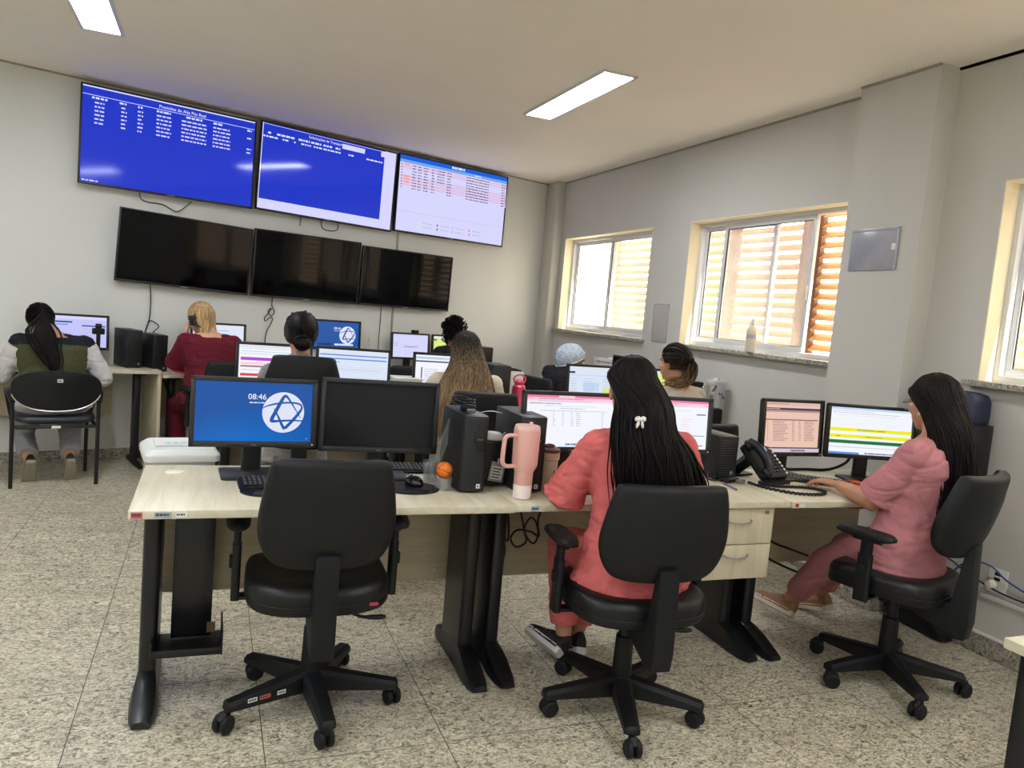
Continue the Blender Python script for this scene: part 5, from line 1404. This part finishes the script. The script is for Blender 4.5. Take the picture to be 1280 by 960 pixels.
# badge
t = thing('name_badge', 'white name badge in a clear sleeve hanging beside the tumbler', 'badge', (1.135, 2.925, DZ+.10), -4)
b = MB(); b.box((0, 0, -.035), (.062, .003, .082), None, .001, M=roty(9)); bo = b.build('sleeve', mat('badge sleeve', (150, 152, 154), .3), t)
b = MB(); M = roty(9) @ T(0, -.0018, -.036) @ rotx(90); b.quad(-.024, -.030, .024, .024, 0, M_STK, M)
for k in range(4): b.quad(-.020, .012-.012*k, .018-.004*(k % 2), .017-.012*k, .0003, M_INK, M)
b.build('card', None, bo, smooth=False)
b = MB(); b.box((0, -.001, .012), (.012, .005, .022), None, .002); b.build('clip', M_CHROME, t)
# cup with ruler, ball on a jar
t = thing('plastic_cup', 'clear plastic cup holding a long ruler beside the towers', 'cup', (.875, 3.03, DZ))
b = MB(); b.lathe([(.001, .003), (.026, .003), (.030, .085), (.0315, .086), (.028, .0), (.001, .0)][::-1] if False else [(.001, .0), (.027, .0), (.033, .088), (.031, .088), (.0255, .004), (.001, .004)], None, None, 28); b.build('wall', M_CLR, t)
t = thing('ruler', 'long clear ruler leaning in the plastic cup', 'ruler', (.875, 3.03, DZ+.006))
b = MB(); M = roty(17); b.box((0, 0, .135), (.034, .0025, .27), None, .0006, M=M); ro = b.build('blade', M_CLR, t)
b = MB()
for k in range(52): b.box((-.0155+(.0 if k % 5 else .0012), -.0014, .006+k*.005), (.003+(.003 if k % 5 == 0 else 0), .0004, .0006), None, M=M)
b.build('scale_marks', M_INK, ro)
t = thing('glass_jar', 'short clear jar under the orange ball', 'jar', (.895, 2.90, DZ))
b = MB(); b.lathe([(.001, 0), (.033, 0), (.035, .006), (.035, .05), (.033, .052), (.031, .05), (.032, .008), (.001, .005)], None, None, 32); b.build('wall', M_CLR, t)
M_BALL = mat('orange ball foam', (232, 120, 20), .6, bump=.2, bscale=600)
t = thing('toy_basketball', 'small orange basketball resting on the clear jar', 'ball', (.895, 2.90, DZ+.078))
b = MB(); b.ell((0, 0, 0), .0335, None, None, 32, 20); b.build('ball', M_BALL, t)
b = MB()
for ax in (Matrix(), rotx(90), rotx(90) @ roty(90)): 
    b.tube([ax @ V3((.0335*math.cos(2*PI*k/40), .0335*math.sin(2*PI*k/40), 0)) for k in range(41)], .0009, None, 5, roty(20) @ rotz(30))
b.build('seams', M_PLA, t)
# telephone
t = thing('desk_telephone', 'black desk telephone with a row of white buttons', 'telephone', (2.575, 3.06, DZ), 14)
Mp = T(0, -.095, .022) @ rotx(42)
b = MB(); b.prism(rrect(.205, .205, .018, 4, 0, .10), .028, None, Mp, .006); b.prism(rrect(.21, .05, .014, 4, 0, -.005), .02, None, T(0, -.098, .002), .006); bo = b.build('body', M_PLA, t)
b = MB(); b.tube([Mp @ V3((0, .16, -.01)), V3((0, .16, .004))], [.035, .03], None, 4); b.box((0, .13, .006), (.16, .09, .01), None, .003); b.build('stand', M_PLA, t)
b = MB(); b.prism(rrect(.062, .034, .004, 3, .028, .165), .003, M_PLA2, Mp @ T(0, 0, .028)); b.quad(.003, .152, .053, .178, .0315, emis('phone display', (150, 186, 226)), Mp @ T(0, 0, .0)); b.build('display', None, bo)
b = MB()
for i in range(3):
    for j in range(5): b.box((.005+i*.022, .03+j*.02, .031), (.015, .011, .006), M_PLA2, .002, Mp, 1); b.quad(.002+i*.022, .028+j*.02, .008+i*.022, .032+j*.02, .0345, M_KLEG, Mp)
b.build('keypad', None, bo)
b = MB()
for j in range(8): b.box((.088, .015+j*.021, .031), (.013, .013, .007), None, .003, Mp, 1)
b.build('line_buttons', M_STK, bo)
b = MB(); b.tube(catmull([Mp @ V3((-.072, .012, .05)), Mp @ V3((-.072, .05, .072)), Mp @ V3((-.072, .10, .078)), Mp @ V3((-.072, .15, .072)), Mp @ V3((-.072, .192, .05))], 5), [.022+.004*abs(k-10)/10 for k in range(21)], None, 12, flat=.75)
b.ell((-.072, .02, .043), (.026, .03, .02), None, Mp, 16, 10); b.ell((-.072, .185, .043), (.026, .03, .02), None, Mp, 16, 10); ho = b.build('handset', M_PCF, t)
b = MB()
ctl = catmull([(2.44, 2.955, DZ+.012), (2.47, 2.87, DZ+.008), (2.54, 2.77, DZ+.008), (2.64, 2.735, DZ+.008), (2.73, 2.76, DZ+.008), (2.755, 2.82, DZ+.009), (2.70, 2.87, DZ+.009), (2.61, 2.885, DZ+.009), (2.54, 2.90, DZ+.010), (2.50, 2.94, DZ+.012)], 18)
inv = (T(2.575, 3.06, DZ) @ rotz(14)).inverted(); P = []
for k, c in enumerate(ctl): P.append(inv @ (c+V3((0, .003*math.cos(k*1.9), .003*math.sin(k*1.9)))))
b.tube(P, .0062, None, 8); b.build('handset_cord', M_PLA, ho)
# pen, adapter, papers, pliers
t = thing('pen', 'purple pen lying beside the telephone', 'pen', (2.30, 2.91, DZ+.005), 0)
d_ = V3((-.03, -.16, 0)).normalized(); b = MB(); b.cyl(d_*-.07, d_*.06, .0042, None, None, 10); bo = b.build('barrel', mat('purple barrel', (120, 90, 140), .35), t)
b = MB(); b.cyl(d_*.06, d_*.073, .0038, .001, None, 10); b.build('tip', M_PLA, bo)
t = thing('cable_adapter', 'black and grey adapter with socket end by the telephone foot', 'adapter', (2.375, 3.02, DZ), 20)
b = MB(); b.prism(rrect(.10, .06, .012, 4), .022, None, None, .005); b.build('case', M_PLA, t)
b = MB(); b.box((.03, -.045, .010), (.045, .03, .018), None, .004); b.build('socket', mat('grey plug', (150, 150, 148), .4), t)
b = MB(); b.tube(catmull([(-.05, 0, .012), (-.09, .05, .008), (-.03, .1, .03), (.04, .12, .06)], 6), .004, None, 7); b.build('lead', M_PLA, t)
t = thing('paper_sheets', 'white papers beside the typing hand', 'paper', (3.06, 2.865, DZ), -20)
for k in range(3): b = MB(); b.box((.004*k, .003*k, .0008+.0013*k), (.20, .15, .0011), None, M=rotz(4*k)); b.build('sheet', M_STK, t)
t = thing('pliers', 'pliers with orange handles lying on the papers', 'pliers', (3.12, 2.945, DZ+.012), -8)
for sy in (-1, 1): b = MB(); b.tube(catmull([(-.07, sy*.022, 0), (-.04, sy*.020, 0), (0, sy*.012, 0), (.035, sy*.004, 0)], 5), [.0085]*12+[.007, .006, .005, .005], None, 8); b.build('handle', mat('orange grip', (238, 84, 40), .45), t)
b = MB(); b.tube([(.03, 0, 0), (.06, 0, 0), (.10, 0, 0)], [.010, .009, .003], None, 8, flat=.6); b.build('jaws', M_CHROME, t)
t = thing('monitor_cable', 'thick black cable running behind the telephone desk monitors', 'cable', (2.95, 3.24, DZ), 0)
b = MB(); b.tube(catmull([(-.10, .02, .05), (-.02, .03, .012), (.12, .03, .010), (.28, .02, .012), (.42, .04, .05), (.46, .06, .10)], 6), .008, None, 8); b.build('sleeve', M_PLA, t)
# tall black computer with a navy bag beside the wall
tower('tall black computer against the right wall, navy bag on top', 3.57, 2.81, 0, w=.155, h=.37, d=.30, mesh=False)
t = thing('lunch_bag', 'navy fabric bag on the tall computer by the wall', 'bag', (3.565, 2.795, DZ+.372), 0)
b = MB(); rings = []
for z, w, d in ((0, .084, .13), (.01, .094, .14), (.05, .096, .142), (.11, .094, .14), (.14, .082, .125), (.152, .05, .09), (.154, .01, .02)):
    rings.append([V3((w*math.copysign(abs(math.cos(2*PI*k/40))**.55, math.cos(2*PI*k/40)), d*math.copysign(abs(math.sin(2*PI*k/40))**.55, math.sin(2*PI*k/40)), z+.004*math.sin(k*1.7))) for k in range(40)])
b.loft(rings); bo = b.build('bag_body', mat('navy nylon', (30, 38, 66), .6, bump=.25, bscale=40), t, ang=60)
b = MB(); b.tube(catmull([(-.03, -.123, .08), (-.02, -.13, .03), (.03, -.13, .03), (.04, -.123, .08)], 5), .006, None, 6, flat=.5); b.build('strap', mat('navy webbing', (22, 28, 48), .8), bo)
b = MB(); b.ell((.055, -.118, .075), (.008, .004, .009), None, None, 10, 6); b.build('bag_logo', M_STK, bo)
# cables hanging under the middle desk
def hung(label, pts, r=.0045, m=None, nm='hanging_cable', cat='cable'):
    p0 = V3(pts[0]); t = thing(nm, label, cat, p0); b = MB(); b.tube(catmull([V3(p)-p0 for p in pts], 7), r, None, 7); b.build('wire', m or M_PLA, t); return t
hung('long loop of black cable under the desk seam', [(1.19, 3.08, .742), (1.195, 3.09, .62), (1.22, 3.09, .45), (1.255, 3.09, .40), (1.262, 3.09, .46), (1.235, 3.09, .58), (1.215, 3.085, .66), (1.235, 3.08, .742)])
hung('narrow loop of black cable under the desk seam', [(1.215, 3.05, .742), (1.225, 3.06, .64), (1.245, 3.06, .52), (1.262, 3.06, .50), (1.258, 3.06, .58), (1.24, 3.055, .66), (1.225, 3.05, .742)])
hung('black cable coiled in a ring under the middle desk', [(1.265, 3.04, .742), (1.31, 3.05, .62), (1.345, 3.06, .52), (1.385, 3.06, .48), (1.40, 3.05, .52), (1.385, 3.05, .58), (1.355, 3.05, .60), (1.335, 3.06, .55), (1.35, 3.06, .49), (1.30, 3.05, .47), (1.27, 3.05, .51), (1.295, 3.04, .55), (1.36, 3.04, .54), (1.40, 3.04, .52), (1.395, 3.05, .60), (1.44, 3.04, .742)])
hung('black cable sagging under the desk beside the drawers, upper', [(2.42, 3.0, .66), (2.52, 3.0, .56), (2.66, 3.0, .47), (2.80, 3.02, .42), (3.0, 3.1, .35)], .006)
hung('black cable sagging under the desk beside the drawers, lower', [(2.42, 2.98, .60), (2.50, 2.98, .50), (2.62, 2.98, .40), (2.75, 3.0, .34), (2.95, 3.1, .26)], .006)
# wall socket, network cables and conduit at the right
t = thing('wall_socket', 'white wall socket with a white plug low on the right wall', 'socket', (XR, 2.53, .386), 0)
b = MB(); b.box((-.004, 0, 0), (.008, .10, .125), None, .002); bo = b.build('plate', M_WHT, t)
b = MB(); b.lathe([(.022, 0), (.022, .02), (.015, .035), (.001, .036)], None, T(-.008, .02, -.02) @ roty(-90), 18); b.build('plug', mat('cream plug', (226, 222, 204), .5), t)
for k, dz in enumerate((.035, .01)):
    b = MB(); b.box((-.0085, .0, dz), (.002, .03, .016)); b.build('outlet', M_PLA2, bo)
M_BLU = mat('blue network cable', (40, 70, 140), .5)
hung('blue network cable curling from the wall socket to the floor', [(3.66, 2.0, .34), (3.655, 2.30, .37), (3.64, 2.46, .41), (3.62, 2.54, .46), (3.58, 2.62, .46), (3.56, 2.69, .38), (3.56, 2.71, .25), (3.57, 2.74, .12), (3.60, 2.80, .02)], .0045, M_BLU, 'network_cable')
hung('dark cable along the wall under the socket', [(3.66, 2.0, .33), (3.655, 2.3, .335), (3.65, 2.5, .34), (3.63, 2.66, .38), (3.56, 2.72, .44), (3.5, 2.8, .46)], .0045, mat('dark blue cable', (26, 34, 60), .5), 'network_cable')
t = thing('cable_conduit', 'thin white cable conduit along the lower right wall', 'conduit', (XR-.008, 1.9, .295)); b = MB(); b.box((0, 0, 0), (.016, 1.4, .022), None, .003); b.build('channel', M_WHT, t)
# signs
M_ACR = mat('grey acrylic sleeve', (158, 158, 166), .22, var=.12, vscale=5)
t = thing('sign_holder', 'empty grey acrylic sign holder on the pillar', 'sign', (XR-.14, 3.435, 2.034), 0)
b = MB(); b.box((-.004, 0, 0), (.008, .345, .24), None, .002); b.build('plate', M_ACR, t)
b = MB(); b.box((-.009, 0, .112), (.004, .345, .014), None, .001); b.box((-.009, -.165, 0), (.004, .014, .24), None, .001); b.build('edge', mat('acrylic edge', (176, 176, 182), .2), t)
b = MB(); b.box((-.0095, -.145, .01), (.003, .03, .035), None, .001); b.build('sticker', M_STK, t)
t = thing('sign_holder', 'narrow upright acrylic holder on the wall between two windows', 'sign', (XR, 5.835, 1.515), 0)
b = MB(); b.box((-.004, 0, 0), (.008, .24, .33), None, .002); b.build('plate', mat('pale acrylic', (176, 170, 166), .3), t)
b = MB(); frame_bars(b, -.009, -.12, .12, -.165, .165, .006, .004); b.build('edge', mat('acrylic edge', (150, 146, 144), .2), t)
t = thing('plastic_bottle', 'frosted plastic bottle on the middle window sill', 'bottle', (3.605, 4.52, SILL+.002)); M_FRO = mat('frosted plastic', (214, 204, 186), .4, alpha=.75)
b = MB(); b.lathe([(.03, 0), (.036, .006), (.036, .13), (.034, .16), (.022, .19), (.012, .2), (.012, .21)], None, None, 28); b.build('body', M_FRO, t)
b = MB(); b.lathe([(.014, .208), (.014, .235), (.006, .236), (.006, .25), (.001, .25)], None, None, 18); b.build('cap', M_WHT, t)
b = MB(); b.lathe([(.0365, .10), (.0365, .125)], None, None, 28, False); b.build('label_band', mat('grey label', (150, 160, 160), .6), t)
# white bin
t = thing('waste_bin', 'white lidded bin between the front and back desks', 'bin', (-.13, 4.62, 0), 8); M_BIN = mat('white bin plastic', (222, 224, 220), .45)
b = MB(); b.loft([[V3((x*s, y*s, z)) for x, y in rrect(.36, .40, .05)] for s, z in ((.80, 0), (.82, .02), (.95, .53), (.95, .545))]); b.build('tub', mat('pale grey bin plastic', (196, 200, 196), .5), t)
b = MB(); pillow(b, rrect(.385, .425, .05), [(.97, .0), (1, .004), (1, .035), (.97, .045), (.86, .062), (.84, .066), (.02, .07)], None, T(0, 0, .54)); lo = b.build('lid', M_BIN, t)
b = MB(); b.box((0, .0, .6125), (.26, .2, .003), M_STK); b.runs(-.08, -.03, .6155, .19, .05, mat('green print', (176, 208, 190), .6), None, 4); b.build('label', None, lo)
# ---------------------------------------------------------------- second row and back wall clutter
tower('black computer beside the long streaked hair, second row', 1.925, 5.17, -3, w=.13, h=.345, d=.28, mesh=False)
M_HOT = mat('hot pink plastic', (232, 44, 120), .35); M_PBOT = mat('raspberry plastic', (206, 62, 96), .35)
t = thing('water_bottle', 'raspberry pink bottle beside the second-row computer', 'bottle', (2.085, 5.10, DZ))
b = MB(); b.lathe([(.04, 0), (.048, .006), (.05, .17), (.046, .2), (.03, .215)], None, None, 28); b.build('body', M_PBOT, t)
b = MB(); b.lathe([(.034, .212), (.034, .235), (.02, .25), (.001, .25)], None, None, 20); b.tube(catmull([(-.03, 0, .22), (-.045, 0, .26), (.0, 0, .285), (.045, 0, .26), (.03, 0, .22)], 4), .006, None, 6); b.build('cap', M_PBOT, t)
t = thing('paper_stack', 'white papers standing between the second-row computer and the bottle', 'paper', (2.07, 5.24, DZ), -4)
for k in range(5): b = MB(); b.box((.006*k, .004*k, .13+.02*k/5), (.17, .002, .25+.012*k), None, M=rotx(-4)); b.build('sheet', M_STK, t)
t = thing('document_tray', 'black tray with stacked papers between the second-row monitors', 'tray', (1.235, 5.12, DZ), 2)
b = MB(); b.box((0, 0, .02), (.22, .24, .01)); b.box((-.105, 0, .1), (.01, .24, .17)); b.box((.105, 0, .1), (.01, .24, .17)); b.box((0, 0, .18), (.22, .24, .008)); b.build('tray_body', M_PLA, t)
for k in range(4): b = MB(); b.box((.004*k, 0, .19+.010*k), (.2, .21, .007), None, M=rotz(3*k-5)); b.build('sheet', M_STK, t)
t = thing('water_jug', 'clear lidded jug standing at the end of the second-row desk', 'jug', (3.555, 4.80, DZ), 0)
b = MB(); b.box((0, 0, .07), (.12, .1, .14), None, .02); b.build('base', M_PLA, t)
b = MB(); b.lathe([(.045, .14), (.05, .15), (.072, .33), (.074, .33), (.001, .33)], None, None, 28); b.build('jug_wall', M_CLR, t)
b = MB(); b.lathe([(.072, .328), (.072, .345), (.03, .35), (.02, .37), (.001, .37)], None, None, 24); b.build('lid', mat('clear lid', (206, 208, 208), .2), t)
b = MB(); b.tube(catmull([(-.06, 0, .30), (-.11, 0, .29), (-.115, 0, .22), (-.055, 0, .19)], 5), .010, None, 8); b.build('handle', M_CLR, t)
b = MB(); rq = random.Random(8)
for k in range(9): a = rq.uniform(3.6, 5.8); b.ell((.064*math.cos(a), .064*math.sin(a), rq.uniform(.2, .31)), (.010, .006, .012), None, None, 8, 6)
b.build('print', mat('plum print', (130, 90, 104), .6), t)
tower('black computer lying low beyond the ponytail', 3.47, 5.12, 0, w=.24, h=.31, d=.22, mesh=False)
# calendar and screen on the window-side desk
t = thing('desk_calendar', 'tent desk calendar with coloured marks on the window-side desk', 'calendar', (3.42, 6.2, DZ), -75)
for s in (-1, 1):
    b = MB(); b.box((0, 0, .09), (.28, .003, .2), M_STK, .0005, M=T(0, -s*.05, .20) @ rotx(s*14))
    if s == 1:
        for k in range(7): b.quad(-.10+.03*k, .145, -.085+.03*k, .16, 0, mat(('red mark', 'green mark')[k % 2], ((190, 60, 60), (70, 130, 100))[k % 2], .6), T(0, -.0535, .20) @ rotx(14) @ rotx(90))
        for k in range(3): b.quad(-.13+.03*k, .06, -.11+.03*k, .09, 0, mat('rose mark', (220, 60, 110), .6), T(0, -.0535, .20) @ rotx(14) @ rotx(90))
    b.build('leaf', None, t)
b = MB(); b.box((0, 0, .1), (.26, .11, .2), None, .01); b.build('base_box', M_WHT, t)
t = monitor('dark-backed screen on the window-side desk beside the calendar', 3.36, 5.80, .93, -80, .40, .27, None, M_OFF, onbez=M_BEZ, off=True)
# hairnet side: printer and boxes
t = thing('printer', 'low black printer on the desk by the corner', 'printer', (*wp(3.05, .26).xy, .766), 17)
b = MB(); b.box((0, 0, .05), (.30, .26, .10), None, .012); bo = b.build('case', M_PLA, t)
b = MB(); b.box((0, -.02, .104), (.22, .16, .012), None, .004); b.build('top_tray', M_PLA2, bo); b = MB(); b.box((.08, -.131, .07), (.07, .004, .03), None, .001); b.build('control_panel', mat('grey panel', (110, 112, 116), .4), bo)
t = thing('wooden_box', 'small honey-coloured wooden box by the corner printer', 'box', (*wp(2.80, .30).xy, .766), 17)
b = MB(); b.box((0, 0, .045), (.12, .1, .09), None, .003); b.build('body', mat('honey wood', (186, 138, 84), .6, var=.15, vscale=10), t); b = MB(); b.box((0, 0, .094), (.124, .104, .01), None, .002); b.build('lid', mat('honey wood lid', (198, 150, 96), .6), t)
tower('black computer by the corner under a headset', *wp(2.72, .22).xy, 17, w=.16, h=.33, d=.26, z=.766, mesh=False)
t = thing('headset', 'black headset hooked over the corner computer', 'headset', (*wp(2.60, .24).xy, .766+.30), 17)
b = MB(); b.tube(catmull([(-.075, 0, .02), (-.07, 0, .08), (0, 0, .125), (.07, 0, .08), (.075, 0, .02)], 6), .010, None, 8, flat=.6); b.build('headband', M_PLA, t)
for sx in (-1, 1): b = MB(); b.ell((sx*.07, 0, 0), (.018, .034, .038), None, None, 14, 10); b.build('ear_cup', M_VIN, t)
t = thing('webcam', 'black webcam clipped on a far monitor', 'webcam', (*ws(1.98, .175).xy, 1.195), 17)
b = MB(); b.box((0, 0, .016), (.085, .03, .034), None, .010); b.box((0, .02, -.004), (.03, .03, .01), None, .003); b.build('camera_body', M_PLA, t); b = MB(); b.lathe([(.011, 0), (.011, .006), (.001, .007)], None, T(0, -.015, .018) @ rotx(90), 14); b.build('lens', M_PCF, t)
# far left things
for s, lab in ((-.70, 'left one of two small black towers on the back desks'), (-.51, 'right one of two small black towers on the back desks')):
    c = ws(s, .2); tower(lab, c.x, c.y, 26, w=.115, h=.30, d=.27, z=.795 if s < -.6 else .766, mesh=False)
t = thing('insulated_cup', 'bright pink stemless cup on the back desk', 'cup', (*ws(-.335, .33).xy, .766))
b = MB(); b.lathe([(.028, 0), (.036, .004), (.046, .05), (.044, .09), (.038, .115), (.036, .115)], None, None, 28); b.build('body', M_HOT, t); b = MB(); b.lathe([(.039, .112), (.039, .124), (.001, .126)], None, None, 24); b.build('lid', mat('clear dark lid', (90, 70, 80), .2), t)
t = thing('phone_tripod', 'small black tripod phone holder beside the green vest', 'tripod', (*ws(-.91, .17).xy, .795), 17)
for a in (90, 210, 330): b = MB(); b.tube([(0, 0, .12), (.06*math.cos(R(a)), .06*math.sin(R(a)), 0)], .006, None, 8); b.build('leg', M_PLA, t)
b = MB(); b.box((0, 0, .2), (.03, .03, .18), None, .006); b.box((0, 0, .27), (.09, .03, .05), None, .008); b.box((0, 0, .31), (.045, .03, .04), None, .008); b.build('clamp', M_PLA, t)
t = thing('marker', 'white marker standing slanted behind the second-row monitors', 'marker', (*ws(1.42, .3).xy, .766+.0), 17)
b = MB(); b.cyl((.045, 0, .0), (-.015, 0, .33), .011, .010, None, 12); b.build('barrel', M_WHT, t); b = MB(); b.cyl((-.015, 0, .33), (-.022, 0, .365), .012, .010, None, 12); b.build('cap', mat('pale cap', (214, 208, 196), .4), t)
# cables on the back wall
def wallcable(label, pts, r=.004, m=None):
    hung(label, [tuple(ws(s, .012+d, z)) for s, z, d in pts], r, m, 'wall_cable', 'cable')
wallcable('black cable drooping below the upper left screen', [(-.62, 2.20, 0), (-.605, 2.155, 0), (-.56, 2.135, 0), (-.48, 2.135, 0), (-.43, 2.13, 0), (-.37, 2.10, .01), (-.33, 2.088, .01), (-.28, 2.12, .01), (-.21, 2.19, .0)])
wallcable('short black cable below the upper middle screen', [(.765, 2.20, 0), (.762, 2.17, 0), (.757, 2.14, 0), (.755, 2.12, 0)])
wallcable('black cable loop below the upper middle screen', [(.965, 2.2, 0), (.975, 2.14, 0), (1.02, 2.115, 0), (1.09, 2.115, 0), (1.135, 2.14, 0), (1.135, 2.2, 0)])
wallcable('black cable with a knot under the lower left screen', [(-.508, 1.46, 0), (-.50, 1.35, 0), (-.50, 1.22, 0), (-.51, 1.15, 0), (-.535, 1.06, 0), (-.51, 1.15, .01), (-.48, 1.16, .01), (-.43, 1.12, .01), (-.47, 1.07, .01), (-.50, 1.02, 0), (-.50, .8, 0)])
wallcable('black cable with loops under the lower middle screen', [(.537, 1.44, 0), (.537, 1.36, 0), (.56, 1.31, .01), (.53, 1.27, .01), (.50, 1.31, .01), (.53, 1.34, .01), (.50, 1.29, .01), (.47, 1.25, .01), (.48, 1.22, .01), (.53, 1.26, .01), (.545, 1.22, 0), (.50, 1.12, 0), (.49, 1.0, 0), (.49, .8, 0)])
wallcable('black cable hanging under the lower right screen', [(1.663, 1.44, 0), (1.665, 1.3, 0), (1.66, 1.1, 0), (1.665, .8, 0)], .0035)
t = thing('wall_conduit', 'thin grey conduit down the wall between the upper screens', 'conduit', ws(1.80, 0, 1.6), math.degrees(WA)); b = MB(); b.box((0, -.008, 0), (.018, .016, 1.4), None, .003); b.build('channel', mat('grey conduit', (170, 162, 148), .5), t)
hung('black cable under the back desk beside the maroon trousers', [tuple(ws(-.44, .3, .70)), tuple(ws(-.38, .3, .55)), tuple(ws(-.25, .28, .38)), tuple(ws(-.1, .28, .28)), tuple(ws(.1, .2, .2))], .008)
# ---------------------------------------------------------------- world and colour
w = bpy.data.worlds.new('sky'); SC.world = w; w.use_nodes = True
N = w.node_tree.nodes; L = w.node_tree.links; bg = N['Background']
bg.inputs[0].default_value = (1.0, .90, .74, 1); bg.inputs[1].default_value = 6.5
su = bpy.data.lights.new('sun', 'SUN'); su.energy = 17; su.angle = R(1); su.color = (1, .93, .8)
so = bpy.data.objects.new('sun', su); COL.objects.link(so); so.rotation_euler = V3((-.12, .55, -.82)).to_track_quat('-Z', 'Y').to_euler()
SC.view_settings.view_transform = 'Standard'; SC.view_settings.look = 'None'; SC.view_settings.gamma = 1; SC.view_settings.exposure = .1
SC.view_settings.use_curve_mapping = False
SC.cycles.use_denoising = True; SC.cycles.max_bounces = 10; SC.cycles.diffuse_bounces = 6; SC.cycles.transparent_max_bounces = 12
SC.cycles.use_light_tree = True; SC.cycles.sample_clamp_indirect = 8; SC.cycles.caustics_reflective = False; SC.cycles.caustics_refractive = False
